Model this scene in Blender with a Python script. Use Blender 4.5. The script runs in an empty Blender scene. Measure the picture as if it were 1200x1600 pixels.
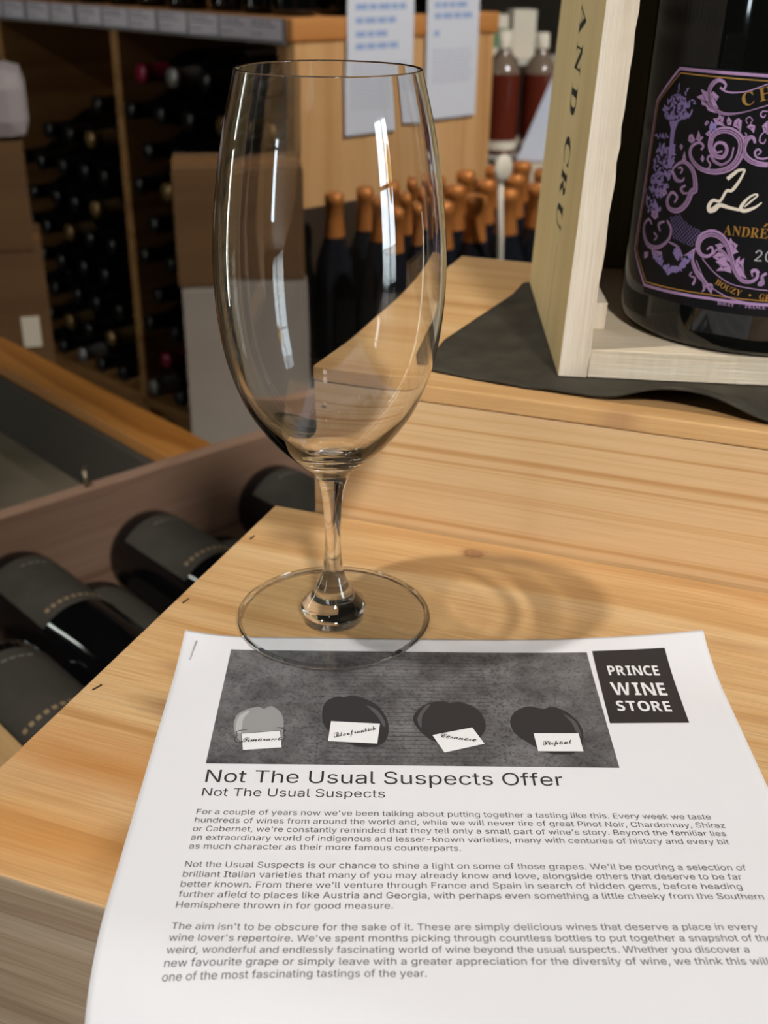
import bpy, bmesh, math, random, os, json
from mathutils import Vector, Matrix
from mathutils.geometry import delaunay_2d_cdt
C = bpy.context.scene.collection
sc = bpy.context.scene
R = math.radians
random.seed(7)

# ------------------------------------------------------------------ camera, world, light, exposure
F_PX, PITCH, ROLL, CAM_Z = 1756.2, 0.4587, 0.01383, 0.24704      # the table top is z = 0
_fw = Vector((0, math.cos(PITCH), -math.sin(PITCH)))
_r0 = Vector((1, 0, 0)); _u0 = _r0.cross(_fw)
_rt = _r0 * math.cos(ROLL) + _u0 * math.sin(ROLL)
_up = _u0 * math.cos(ROLL) - _r0 * math.sin(ROLL)
CAM = Vector((0, 0, CAM_Z))
cd = bpy.data.cameras.new('camera'); cam = bpy.data.objects.new('camera', cd); C.objects.link(cam)
cam.matrix_world = Matrix(((_rt.x, _up.x, -_fw.x, 0), (_rt.y, _up.y, -_fw.y, 0), (_rt.z, _up.z, -_fw.z, CAM_Z), (0, 0, 0, 1)))
cd.sensor_fit = 'VERTICAL'; cd.sensor_height = 36; cd.sensor_width = 27
cd.lens = F_PX / 1600 * 36
cd.clip_start = 0.01; cd.clip_end = 60
cd.dof.use_dof = True; cd.dof.focus_distance = 0.385; cd.dof.aperture_fstop = cd.lens / 2.6
sc.camera = cam
sc.view_settings.view_transform = 'Standard'; sc.view_settings.look = 'None'
sc.view_settings.gamma = 1.0; sc.view_settings.use_curve_mapping = False
sc.view_settings.exposure = 0.0
sc.cycles.max_bounces = 18; sc.cycles.transmission_bounces = 16; sc.cycles.transparent_max_bounces = 16
sc.cycles.diffuse_bounces = 4; sc.cycles.glossy_bounces = 6
sc.cycles.caustics_refractive = True; sc.cycles.caustics_reflective = False
sc.cycles.sample_clamp_indirect = 6.0
sc.cycles.use_denoising = True

def srgb(r, g, b):
    f = lambda c: (c / 255 / 12.92) if c / 255 <= 0.04045 else ((c / 255 + 0.055) / 1.055) ** 2.4
    return (f(r), f(g), f(b), 1)

w = bpy.data.worlds.new('daylight'); sc.world = w; w.use_nodes = True
wn = w.node_tree.nodes; bg = wn['Background']
bg.inputs['Color'].default_value = (0.80, 0.91, 1.0, 1); bg.inputs['Strength'].default_value = 20.0

# shop frame: the shelving, the window wall and the bins stand at 45 degrees to the table
SK = Vector((-0.1475, 1.8457, 0))
SX = Vector((math.cos(R(45)), math.sin(R(45)), 0)); SY = Vector((-math.sin(R(45)), math.cos(R(45)), 0))
def shop(x, y, z=0): return SK + SX * x + SY * y + Vector((0, 0, z))

# lamps of the ceiling track: (x, y, watts, radius); the first one throws the glass's shadow
CEIL_Z = 2.0; FLOOR_Z = -0.75
# x, y, aim x, aim y, aim z, watts, cone degrees, radius
SPOTS = [(-0.66, 0.27, 0.02, 0.42, 0.0, 80.0, 46, 0.03), (0.50, -1.90, 0.20, 0.38, 0.0, 260.0, 20, 0.14), (1.35, 0.55, 0.15, 1.95, -0.1, 230.0, 46, 0.05),
         (-2.35, -0.25, -0.45, 2.1, -0.05, 48.0, 34, 0.04)]  # the last spot is added to brighten the dark bottle bays
GLINT_BULBS = [(-0.35, -0.35), (0.35, -0.55), (0.95, -0.1), (-0.9, 0.9), (0.7, 1.5), (-1.6, -0.9)]        # extra bulbs added for glints in the glass: x, y
WINDOWS = [(0.16, 1.15)]       # centre along the window wall, width
WIN_Y, WIN_Z0, WIN_Z1 = -4.6, -0.68, 1.40

# ------------------------------------------------------------------ helpers
def tag(o, label=None, cat=None, group=None, kind=None):
    if label: o['label'] = label
    if cat: o['category'] = cat
    if group: o['group'] = group
    if kind: o['kind'] = kind
    return o

def thing(name, label, cat, loc=(0, 0, 0), rotz=0, group=None):
    o = bpy.data.objects.new(name, None); C.objects.link(o)
    o.empty_display_size = 0.02
    o.location = loc; o.rotation_euler = (0, 0, rotz)
    return tag(o, label, cat, group)

class MB:
    """collects shapes in one bmesh; build() links it as one mesh object"""
    def __init__(s): s.bm = bmesh.new(); s.mi = 0
    def box(s, x0, x1, y0, y1, z0, z1, bev=0.0, M=None):
        v = [s.bm.verts.new((x, y, z)) for z in (z0, z1) for y in (y0, y1) for x in (x0, x1)]
        fs = [s.bm.faces.new([v[i] for i in q]) for q in ((0, 2, 3, 1), (4, 5, 7, 6), (0, 1, 5, 4), (2, 6, 7, 3), (0, 4, 6, 2), (1, 3, 7, 5))]
        for f in fs: f.material_index = s.mi
        if bev:
            es = list({e for f in fs for e in f.edges})
            r = bmesh.ops.bevel(s.bm, geom=es, offset=bev, segments=2, profile=0.6, affect='EDGES')
            for f in r['faces']: f.material_index = s.mi
            v = list({vv for f in r['faces'] for vv in f.verts} | {vv for f in fs if f.is_valid for vv in f.verts})
        if M is not None:
            for q in v: q.co = M @ q.co
        return s
    def poly(s, pts, M=None):
        v = [s.bm.verts.new(p) for p in pts]
        try:
            f = s.bm.faces.new(v); f.material_index = s.mi
        except ValueError: pass
        return s
    def prism(s, pts, h):
        """outline (list of 3-D points) extruded by the vector h"""
        h = Vector(h); a = [s.bm.verts.new(p) for p in pts]; b = [s.bm.verts.new(Vector(p) + h) for p in pts]; n = len(pts)
        s.bm.faces.new(a[::-1]); s.bm.faces.new(b)
        for i in range(n): s.bm.faces.new((a[i], a[(i + 1) % n], b[(i + 1) % n], b[i]))
        return s
    def lathe(s, prof, seg=32, cx=0, cy=0, M=None, closed=False):
        rings = []
        for r, z in prof:
            if r < 1e-6: rings.append([s.bm.verts.new((cx, cy, z))])
            else: rings.append([s.bm.verts.new((cx + r * math.cos(2 * math.pi * k / seg), cy + r * math.sin(2 * math.pi * k / seg), z)) for k in range(seg)])
        for a, b in zip(rings, rings[1:]):
            for k in range(seg):
                k2 = (k + 1) % seg
                if len(a) == 1 and len(b) == 1: continue
                if len(a) == 1: f = s.bm.faces.new((a[0], b[k2], b[k]))
                elif len(b) == 1: f = s.bm.faces.new((a[k], a[k2], b[0]))
                else: f = s.bm.faces.new((a[k], a[k2], b[k2], b[k]))
                f.smooth = True; f.material_index = s.mi
        if M is not None:
            for ring in rings:
                for q in ring: q.co = M @ q.co
        return s
    def tube(s, pts, r, seg=8):
        pts = [Vector(p) for p in pts]; rings = []
        for i, p in enumerate(pts):
            d = (pts[min(i + 1, len(pts) - 1)] - pts[max(i - 1, 0)]).normalized()
            a = d.orthogonal().normalized(); b = d.cross(a)
            if rings:
                a = (pa - d * pa.dot(d)).normalized(); b = d.cross(a)
            pa = a
            rings.append([s.bm.verts.new(p + (a * math.cos(2 * math.pi * k / seg) + b * math.sin(2 * math.pi * k / seg)) * r) for k in range(seg)])
        for x, y in zip(rings, rings[1:]):
            for k in range(seg):
                f = s.bm.faces.new((x[k], x[(k + 1) % seg], y[(k + 1) % seg], y[k])); f.smooth = True; f.material_index = s.mi
        s.bm.faces.new(rings[0][::-1]); s.bm.faces.new(rings[-1])
        return s
    def build(s, name, mat, parent=None, smooth=False, recalc=True):
        if recalc: bmesh.ops.recalc_face_normals(s.bm, faces=s.bm.faces)
        me = bpy.data.meshes.new(name); s.bm.to_mesh(me); s.bm.free()
        for m in (mat if isinstance(mat, (list, tuple)) else [mat]): me.materials.append(m)
        if smooth:
            for p in me.polygons: p.use_smooth = True
        o = bpy.data.objects.new(name, me); C.objects.link(o)
        if parent: o.parent = parent
        return o

def kids(o): return [c for c in bpy.data.objects if c.parent == o]
def copy_tree(o, parent=None):
    c = o.copy(); C.objects.link(c); c.parent = parent
    for ch in o.children: copy_tree(ch, c)
    return c

# ------------------------------------------------------------------ materials
MATS = {}
def mat(name, col, rough=0.5, metal=0.0, spec=0.5, coat=0.0, noise=0.0, nscale=40, bump=0.0, bscale=200, trans=0.0, ior=1.45):
    if name in MATS: return MATS[name]
    m = bpy.data.materials.new(name); m.use_nodes = True; nt = m.node_tree; b = nt.nodes['Principled BSDF']
    b.inputs['Base Color'].default_value = col; b.inputs['Roughness'].default_value = rough; b.inputs['Metallic'].default_value = metal
    b.inputs['Specular IOR Level'].default_value = spec; b.inputs['Coat Weight'].default_value = coat
    b.inputs['Transmission Weight'].default_value = trans; b.inputs['IOR'].default_value = ior
    if noise or bump:
        tc = nt.nodes.new('ShaderNodeTexCoord')
    if noise:
        n = nt.nodes.new('ShaderNodeTexNoise'); n.inputs['Scale'].default_value = nscale; n.inputs['Detail'].default_value = 6
        r = nt.nodes.new('ShaderNodeValToRGB')
        r.color_ramp.elements[0].position = 0.3; r.color_ramp.elements[1].position = 0.7
        r.color_ramp.elements[0].color = [c * (1 - noise) for c in col[:3]] + [1]
        r.color_ramp.elements[1].color = [min(1, c * (1 + noise)) for c in col[:3]] + [1]
        nt.links.new(tc.outputs['Object'], n.inputs['Vector']); nt.links.new(n.outputs['Fac'], r.inputs['Fac']); nt.links.new(r.outputs['Color'], b.inputs['Base Color'])
    if bump:
        n2 = nt.nodes.new('ShaderNodeTexNoise'); n2.inputs['Scale'].default_value = bscale; n2.inputs['Detail'].default_value = 5
        bp = nt.nodes.new('ShaderNodeBump'); bp.inputs['Strength'].default_value = bump; bp.inputs['Distance'].default_value = 0.001
        nt.links.new(tc.outputs['Object'], n2.inputs['Vector']); nt.links.new(n2.outputs['Fac'], bp.inputs['Height']); nt.links.new(bp.outputs['Normal'], b.inputs['Normal'])
    MATS[name] = m
    return m

def wood(name, light, mid, dark, along='X', across='Y', ring=55, streak=1.0, rough=0.5, spots=(), bump=0.15, warp=1.0, fine=False, fibre=None):
    """pine: growth-ring lines along one axis, fine streaks, and knots or stains at given places (x, y, rx, ry, colour, strength)"""
    m = bpy.data.materials.new(name); m.use_nodes = True; nt = m.node_tree; N = nt.nodes; L = nt.links
    b = N['Principled BSDF']; b.inputs['Roughness'].default_value = rough; b.inputs['Specular IOR Level'].default_value = 0.35
    tc = N.new('ShaderNodeTexCoord')
    def mapping(sx):
        mp = N.new('ShaderNodeMapping'); mp.inputs['Scale'].default_value = sx; L.new(tc.outputs['Object'], mp.inputs['Vector']); return mp
    ax = 'XYZ'.index(along); cr = 'XYZ'.index(across)
    # slow warp of the rings
    sw = [3.0] * 3; sw[ax] = 1.2
    nw = N.new('ShaderNodeTexNoise'); nw.inputs['Scale'].default_value = 2.2; nw.inputs['Detail'].default_value = 2
    L.new(mapping(sw).outputs['Vector'], nw.inputs['Vector'])
    sep = N.new('ShaderNodeSeparateXYZ'); L.new(tc.outputs['Object'], sep.inputs['Vector'])
    ma = N.new('ShaderNodeMath'); ma.operation = 'MULTIPLY_ADD'; ma.inputs[1].default_value = 0.055 * warp
    L.new(nw.outputs['Fac'], ma.inputs[0]); L.new(sep.outputs[cr], ma.inputs[2])
    n1 = N.new('ShaderNodeTexNoise'); n1.noise_dimensions = '1D'; n1.inputs['Scale'].default_value = ring; n1.inputs['Detail'].default_value = 3; n1.inputs['Roughness'].default_value = 0.55
    L.new(ma.outputs[0], n1.inputs['W'])
    r1 = N.new('ShaderNodeValToRGB'); e = r1.color_ramp.elements
    e[0].position = 0.34; e[0].color = light; e[1].position = 0.70; e[1].color = dark
    if fine: e[0].position = 0.50; e[1].position = 0.64
    em = e.new(0.57 if fine else 0.52); em.color = mid
    L.new(n1.outputs['Fac'], r1.inputs['Fac'])
    # fine fibre streaks
    ss = [900.0] * 3; ss[ax] = 22.0
    n2 = N.new('ShaderNodeTexNoise'); n2.inputs['Scale'].default_value = 1.0; n2.inputs['Detail'].default_value = 4
    L.new(mapping(ss).outputs['Vector'], n2.inputs['Vector'])
    r2 = N.new('ShaderNodeValToRGB'); r2.color_ramp.elements[0].position = 0.30; r2.color_ramp.elements[1].position = 0.62
    k = 1 - (0.22 * streak if fibre is None else fibre)
    r2.color_ramp.elements[0].color = (k, k * 0.96, k * 0.9, 1); r2.color_ramp.elements[1].color = (1, 1, 1, 1)
    L.new(n2.outputs['Fac'], r2.inputs['Fac'])
    mx = N.new('ShaderNodeMix'); mx.data_type = 'RGBA'; mx.blend_type = 'MULTIPLY'; mx.inputs['Factor'].default_value = 1
    L.new(r1.outputs['Color'], mx.inputs['A']); L.new(r2.outputs['Color'], mx.inputs['B'])
    col = mx.outputs['Result']
    # broad blotches
    sb = [14.0] * 3; sb[ax] = 5.0
    n3 = N.new('ShaderNodeTexNoise'); n3.inputs['Scale'].default_value = 1.0; n3.inputs['Detail'].default_value = 5; n3.inputs['Roughness'].default_value = 0.6
    L.new(mapping(sb).outputs['Vector'], n3.inputs['Vector'])
    r3 = N.new('ShaderNodeValToRGB'); r3.color_ramp.elements[0].position = 0.35; r3.color_ramp.elements[1].position = 0.65
    r3.color_ramp.elements[0].color = (1 - .2 * streak, 1 - .25 * streak, 1 - .33 * streak, 1); r3.color_ramp.elements[1].color = (1, 1, 1, 1)
    L.new(n3.outputs['Fac'], r3.inputs['Fac'])
    m3 = N.new('ShaderNodeMix'); m3.data_type = 'RGBA'; m3.blend_type = 'MULTIPLY'; m3.inputs['Factor'].default_value = 1
    L.new(col, m3.inputs['A']); L.new(r3.outputs['Color'], m3.inputs['B']); col = m3.outputs['Result']
    for (sx, sy, rx, ry, c, st, ringed) in spots:
        mp = N.new('ShaderNodeMapping'); mp.vector_type = 'POINT'
        p = [0, 0, 0]; q = [0, 0, 0]; p[ax] = -sx / rx; p[cr] = -sy / ry; q[ax] = 1 / rx; q[cr] = 1 / ry
        mp.inputs['Location'].default_value = p; mp.inputs['Scale'].default_value = q
        ad = N.new('ShaderNodeVectorMath'); ad.operation = 'MULTIPLY_ADD'
        nz = N.new('ShaderNodeTexNoise'); nz.inputs['Scale'].default_value = 2.2; nz.inputs['Detail'].default_value = 4
        L.new(tc.outputs['Object'], mp.inputs['Vector']); L.new(mp.outputs['Vector'], nz.inputs['Vector'])
        L.new(nz.outputs['Color'], ad.inputs[0]); ad.inputs[1].default_value = (0.7, 0.7, 0.7); L.new(mp.outputs['Vector'], ad.inputs[2])
        sb2 = N.new('ShaderNodeVectorMath'); sb2.operation = 'SUBTRACT'; sb2.inputs[1].default_value = (0.35, 0.35, 0.35); L.new(ad.outputs[0], sb2.inputs[0])
        ln = N.new('ShaderNodeVectorMath'); ln.operation = 'LENGTH'; L.new(sb2.outputs[0], ln.inputs[0])
        mr = N.new('ShaderNodeValToRGB'); me = mr.color_ramp.elements
        me[0].position = 0.0; me[0].color = (st, st, st, 1); me[1].position = 1.0; me[1].color = (0, 0, 0, 1)
        if ringed:
            a = me.new(0.30); a.color = (st * .55,) * 3 + (1,); a = me.new(0.42); a.color = (st * .95,) * 3 + (1,); a = me.new(0.6); a.color = (st * .3,) * 3 + (1,)
        L.new(ln.outputs['Value'], mr.inputs['Fac'])
        mm = N.new('ShaderNodeMix'); mm.data_type = 'RGBA'
        L.new(mr.outputs['Color'], mm.inputs['Factor']); L.new(col, mm.inputs['A']); mm.inputs['B'].default_value = c; col = mm.outputs['Result']
    L.new(col, b.inputs['Base Color'])
    bp = N.new('ShaderNodeBump'); bp.inputs['Strength'].default_value = bump; bp.inputs['Distance'].default_value = 0.0006
    L.new(n2.outputs['Fac'], bp.inputs['Height']); L.new(bp.outputs['Normal'], b.inputs['Normal'])
    MATS[name] = m
    return m

def thin_pane(name, ior=1.3):
    m = bpy.data.materials.new(name); m.use_nodes = True; nt = m.node_tree; nt.nodes.clear()
    o = nt.nodes.new('ShaderNodeOutputMaterial'); mx = nt.nodes.new('ShaderNodeMixShader'); t = nt.nodes.new('ShaderNodeBsdfTransparent'); g = nt.nodes.new('ShaderNodeBsdfGlossy'); f = nt.nodes.new('ShaderNodeFresnel')
    g.inputs['Roughness'].default_value = 0.02; t.inputs['Color'].default_value = (.96, .97, .97, 1)
    g2 = nt.nodes.new('ShaderNodeNewGeometry'); mi = nt.nodes.new('ShaderNodeMix'); mi.name = 'Index'
    mi.inputs[2].default_value = ior; mi.inputs[3].default_value = 1 / ior; nt.links.new(g2.outputs['Backfacing'], mi.inputs[0]); nt.links.new(mi.outputs[0], f.inputs['IOR'])
    nt.links.new(f.outputs[0], mx.inputs[0]); nt.links.new(t.outputs[0], mx.inputs[1]); nt.links.new(g.outputs[0], mx.inputs[2]); nt.links.new(mx.outputs[0], o.inputs[0])
    return m

def translucent(name, col):
    m = bpy.data.materials.new(name); m.use_nodes = True; nt = m.node_tree; b = nt.nodes['Principled BSDF']; b.inputs['Base Color'].default_value = col
    t = nt.nodes.new('ShaderNodeBsdfTranslucent'); t.inputs['Color'].default_value = col; mx = nt.nodes.new('ShaderNodeMixShader'); mx.inputs[0].default_value = .7
    nt.links.new(b.outputs[0], mx.inputs[1]); nt.links.new(t.outputs[0], mx.inputs[2]); nt.links.new(mx.outputs[0], nt.nodes['Material Output'].inputs['Surface']); return m

def emit(name, col, s):
    m = bpy.data.materials.new(name); m.use_nodes = True; b = m.node_tree.nodes['Principled BSDF']
    b.inputs['Emission Color'].default_value = col; b.inputs['Emission Strength'].default_value = s; return m

# ------------------------------------------------------------------ lettering (outlines turned to plain meshes)
_FD = bpy.utils.system_resource('DATAFILES', path='fonts') or ''
def _font(fn):
    try: return bpy.data.fonts.load(os.path.join(_FD, fn))
    except Exception: return None
F_SANS = _font('Inter.woff2'); F_MATH = _font('NotoSansMath-Regular.woff2')
def bold_serif(t):
    o = ''
    for ch in t:
        if 'A' <= ch <= 'Z': o += chr(0x1D400 + ord(ch) - 65)
        elif '0' <= ch <= '9': o += chr(0x1D7CE + ord(ch) - 48)
        else: o += ch
    return o if F_MATH else t
SCX = {'B': 0x212C, 'E': 0x2130, 'F': 0x2131, 'H': 0x210B, 'I': 0x2110, 'L': 0x2112, 'M': 0x2133, 'R': 0x211B, 'e': 0x212F, 'g': 0x210A, 'o': 0x2134}
def bold_sans(t): return ''.join(chr(0x1D5D4 + ord(c) - 65) for c in t) if F_MATH else t
def script(t):
    o = ''
    for ch in t:
        if ch in SCX: o += chr(SCX[ch])
        elif 'A' <= ch <= 'Z': o += chr(0x1D49C + ord(ch) - 65)
        elif 'a' <= ch <= 'z': o += chr(0x1D4B6 + ord(ch) - 97)
        else: o += ch
    return o if F_MATH else t
def outline_fill(o, res):
    """fills a line of text whose letters have overlapping outlines: triangles of non-zero winding"""
    cu = o.to_curve(bpy.context.evaluated_depsgraph_get(), apply_modifiers=False)
    loops = []
    for sp in cu.splines:
        pts = []
        if sp.type == 'BEZIER':
            bp = sp.bezier_points; n = len(bp)
            for i in range(n):
                a, b = bp[i], bp[(i + 1) % n]; p0, p1, p2, p3 = a.co.xy, a.handle_right.xy, b.handle_left.xy, b.co.xy
                d = p3 - p0; straight = abs(d.cross(p1 - p0)) < 1e-5 and abs(d.cross(p2 - p0)) < 1e-5
                for k in range(1 if straight else res):
                    t = k / res; m = 1 - t
                    pts.append(p0 * m ** 3 + p1 * 3 * m * m * t + p2 * 3 * m * t * t + p3 * t ** 3)
        else: pts = [Vector(p.co[:2]) for p in sp.points]
        q = []
        for p in pts:
            if not q or (p - q[-1]).length > 1e-5: q.append(p)
        if len(q) > 2 and (q[0] - q[-1]).length < 1e-5: q.pop()
        if len(q) > 2: loops.append(q)
    o.to_curve_clear()
    vs, ed = [], []; box = []
    for q in loops:
        b0 = len(vs); vs += q; ed += [(b0 + i, b0 + (i + 1) % len(q)) for i in range(len(q))]
        box.append((min(p.x for p in q), max(p.x for p in q), min(p.y for p in q), max(p.y for p in q)))
    V, _, F = delaunay_2d_cdt(vs, ed, [], 0, 1e-6)[:3]
    out = []
    for f in F:
        cx = sum(V[i].x for i in f) / 3; cy = sum(V[i].y for i in f) / 3; wn = 0
        for (a, b, c_, d), q in zip(box, loops):
            if a <= cx <= b and c_ <= cy <= d:
                for i in range(len(q)):
                    p, r = q[i - 1], q[i]
                    if (p.y <= cy) != (r.y <= cy):
                        side = (r.x - p.x) * (cy - p.y) - (cx - p.x) * (r.y - p.y)
                        if r.y > p.y and side > 0: wn += 1
                        elif r.y < p.y and side < 0: wn -= 1
        if wn: out.append(tuple(f))
    x0 = min(p.x for p in vs)
    return [(p.x - x0, p.y) for p in V], out
def glyphs(text, font, bold=0.0, res=3, spacing=1.0):
    """vertices (x, y) and faces of a line of text, cap height 1, left edge at 0"""
    c = bpy.data.curves.new('tmp', 'FONT')
    if font: c.font = font
    c.body = text; c.size = 1; c.resolution_u = res; c.offset = bold; c.space_character = spacing
    o = bpy.data.objects.new('tmp', c); C.objects.link(o)
    bpy.context.view_layer.update()
    if font is not None and font == F_SANS:
        r = outline_fill(o, res)
        bpy.data.objects.remove(o); bpy.data.curves.remove(c)
        return r
    dg = bpy.context.evaluated_depsgraph_get(); me = bpy.data.meshes.new_from_object(o.evaluated_get(dg))
    vs = [(v.co.x, v.co.y) for v in me.vertices]; fs = [tuple(p.vertices) for p in me.polygons]
    bpy.data.objects.remove(o); bpy.data.curves.remove(c); bpy.data.meshes.remove(me)
    x0 = min(v[0] for v in vs)
    return [(x - x0, y) for x, y in vs], fs
_cap = {}
def cap(font, ch):
    k = (font.name if font else '', ch)
    if k not in _cap: _cap[k] = max(v[1] for v in glyphs(ch, font)[0])
    return _cap[k]
def put_text(mb, text, font, capref, capmm, fn, width=None, bold=0.0, res=3, spacing=1.0):
    """adds a line of text to mb; fn(x_mm, y_mm) gives the 3-D point"""
    vs, fs = glyphs(text, font, bold, res, spacing); s = capmm / cap(font, capref)
    wd = max(v[0] for v in vs); sx = (width / wd) if width else s
    bv = [mb.bm.verts.new(fn(x * sx, y * s)) for x, y in vs]
    for f in fs:
        try:
            q = mb.bm.faces.new([bv[i] for i in f]); q.material_index = mb.mi
        except ValueError: pass
    return wd * sx
# ------------------------------------------------------------------ the room
def oriented(mb, name, mat, kind=None, parent=None):
    """builds a mesh whose coordinates are in the shop frame"""
    o = mb.build(name, mat, parent)
    if not parent:
        o.location = SK; o.rotation_euler = (0, 0, R(45))
    if kind: o['kind'] = kind
    return o
RX0, RX1, RY0, RY1 = -4.4, 3.9, WIN_Y, 3.4
m_wall = mat('shop wall paint', srgb(120, 106, 90), 0.8, noise=.06, nscale=3)
m_ceil = mat('ceiling paint', srgb(84, 80, 76), 0.85, noise=.03, nscale=3)
m_floor = mat('polished concrete floor', srgb(70, 64, 58), 0.45, noise=.25, nscale=6)
m_wframe = mat('dark window frame', srgb(40, 40, 42), 0.4)
oriented(MB().box(RX0 - .1, RX1 + .1, RY0 - .1, RY1 + .1, FLOOR_Z - .1, FLOOR_Z), 'floor', m_floor, 'structure')
oriented(MB().box(RX0 - .1, RX1 + .1, RY0 - .1, RY1 + .1, CEIL_Z, CEIL_Z + .1), 'ceiling', m_ceil, 'structure')
LY0, LY1, LZ0, LZ1 = -.70, -.44, .15, 1.05                  # a narrow side window
oriented(MB().box(RX0 - .1, RX0, RY0, LY0, FLOOR_Z, CEIL_Z).box(RX0 - .1, RX0, LY1, RY1, FLOOR_Z, CEIL_Z).box(RX0 - .1, RX0, LY0, LY1, FLOOR_Z, LZ0).box(RX0 - .1, RX0, LY0, LY1, LZ1, CEIL_Z), 'wall_left', m_wall, 'structure')
oriented(MB().box(RX1, RX1 + .1, RY0, RY1, FLOOR_Z, CEIL_Z), 'wall_right', m_wall, 'structure')
oriented(MB().box(RX0, RX1, RY1, RY1 + .1, FLOOR_Z, CEIL_Z), 'wall_back', m_wall, 'structure')
wb = MB(); edges = sorted((c - wd / 2, c + wd / 2) for c, wd in WINDOWS)
x = RX0
for a, b in edges:
    wb.box(x, a, RY0 - .1, RY0, FLOOR_Z, CEIL_Z); x = b
wb.box(x, RX1, RY0 - .1, RY0, FLOOR_Z, CEIL_Z)
for a, b in edges:
    wb.box(a, b, RY0 - .1, RY0, FLOOR_Z, WIN_Z0); wb.box(a, b, RY0 - .1, RY0, WIN_Z1, CEIL_Z)
oriented(wb, 'wall_front', m_wall, 'structure')
m_pane = thin_pane('window glass')
for i, (cx, wd) in enumerate(WINDOWS):
    a, b = cx - wd / 2, cx + wd / 2; f = MB()
    for q in ((a, a + .05), (cx - .02, cx + .02), (b - .05, b)): f.box(q[0], q[1], RY0 - .09, RY0 - .01, WIN_Z0, WIN_Z1)
    for q in ((WIN_Z0, WIN_Z0 + .05), (WIN_Z0 + 1.15, WIN_Z0 + 1.19), (WIN_Z1 - .05, WIN_Z1)): f.box(a, b, RY0 - .085, RY0 - .015, q[0], q[1])
    wo = oriented(f, 'window_%d' % (i + 1), m_wframe, 'structure')
    p = MB().box(a + .05, b - .05, RY0 - .053, RY0 - .047, WIN_Z0 + .05, WIN_Z1 - .05).build('pane', m_pane, wo)
    ld = bpy.data.lights.new('window_portal', 'AREA'); ld.shape = 'RECTANGLE'; ld.size = wd; ld.size_y = WIN_Z1 - WIN_Z0
    ld.cycles.is_portal = True
    lo = bpy.data.objects.new('window_portal', ld); C.objects.link(lo)
    lo.location = shop(cx, RY0 - .12, (WIN_Z0 + WIN_Z1) / 2)
    lo.rotation_euler = Vector(SY).to_track_quat('-Z', 'Z').to_euler()
f = MB()
for y in (LY0, LY1 - .03): f.box(RX0 - .085, RX0 - .015, y, y + .03, LZ0, LZ1)
for z in (LZ0, LZ0 + .7, LZ1 - .03): f.box(RX0 - .08, RX0 - .02, LY0, LY1, z, z + .03)
wo = oriented(f, 'window_2', m_wframe, 'structure')
MB().box(RX0 - .053, RX0 - .047, LY0 + .03, LY1 - .03, LZ0 + .03, LZ1 - .03).build('pane', m_pane, wo)
ld = bpy.data.lights.new('window_portal', 'AREA'); ld.shape = 'RECTANGLE'; ld.size = LZ1 - LZ0; ld.size_y = LY1 - LY0; ld.cycles.is_portal = True
lo = bpy.data.objects.new('window_portal', ld); C.objects.link(lo); lo.location = shop(RX0 - .12, (LY0 + LY1) / 2, (LZ0 + LZ1) / 2)
lo.matrix_world = Matrix.Translation(lo.location) @ Matrix(((0, SY.x, -SX.x, 0), (0, SY.y, -SX.y, 0), (1, 0, 0, 0), (0, 0, 0, 1)))
# the pavement outside, seen only as reflections in the glass
m_pave = mat('pavement concrete', srgb(176, 174, 170), 0.8, noise=.12, nscale=4)
oriented(MB().box(-14, 14, -16, RY0 - .1, FLOOR_Z - .2, FLOOR_Z - .1), 'pavement', m_pave, 'structure')

# ------------------------------------------------------------------ ceiling lamps
m_lampbody = mat('black lamp metal', srgb(25, 25, 26), 0.4)
for i, (x, y, ax, ay, az, wt, cone, rad) in enumerate(SPOTS):
    t = thing('ceiling_spotlight', ['black ceiling spotlight above the wine glass', 'black ceiling spotlight above the front edge of the table', 'black ceiling spotlight above the paper notices', 'added black ceiling spotlight brightening the bottle bays'][i], 'lamp', (x, y, CEIL_Z))
    aim = (Vector((ax, ay, az)) - Vector((x, y, CEIL_Z - .12))).normalized(); q = aim.to_track_quat('-Z', 'Y')
    MB().lathe([(0, 0), (.05, 0), (.05, -.03), (.012, -.035), (.012, -.075), (0, -.075)], 24).build('mount', m_lampbody, t)
    rh = max(.05, rad + .02)
    hs = MB().lathe([(0, .035), (rh * .9, .035), (rh, .02), (rh, -.07), (rh - .006, -.07), (rh - .01, -.01), (0, -.01)], 32).build('housing', m_lampbody, t)
    hs.location = (0, 0, -.11); hs.rotation_euler = q.to_euler()
    ld = bpy.data.lights.new('spot_light', 'SPOT'); ld.spot_size = R(cone); ld.spot_blend = .6; ld.shadow_soft_size = rad; ld.energy = wt
    ld.color = (1.0, 0.955, 0.90)
    if i == 0: ld.cycles.is_caustics_light = True
    lo = bpy.data.objects.new('spot_light', ld); C.objects.link(lo); lo.location = Vector((x, y, CEIL_Z - .11)) + aim * .075; lo.rotation_euler = q.to_euler()

m_opal = emit('glint bulb glow', (1, .95, .88, 1), 30.0)
for i, (x, y) in enumerate(GLINT_BULBS):
    t = thing('glint_bulb', 'added bare bulb on a short black cord, for glints in the glass', 'lamp', (x, y, CEIL_Z), 0, 'added bulbs for glints in the glass')
    MB().lathe([(0, 0), (.03, 0), (.03, -.015), (.004, -.02), (.004, -.10), (.016, -.105), (.016, -.14), (0, -.14)], 16).build('cord_and_holder', m_lampbody, t)
    MB().lathe([(0, -.1405), (.012, -.141), (.02, -.155), (.026, -.175), (.024, -.192), (.014, -.204), (0, -.208)], 20).build('bulb', m_opal, t)
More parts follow.
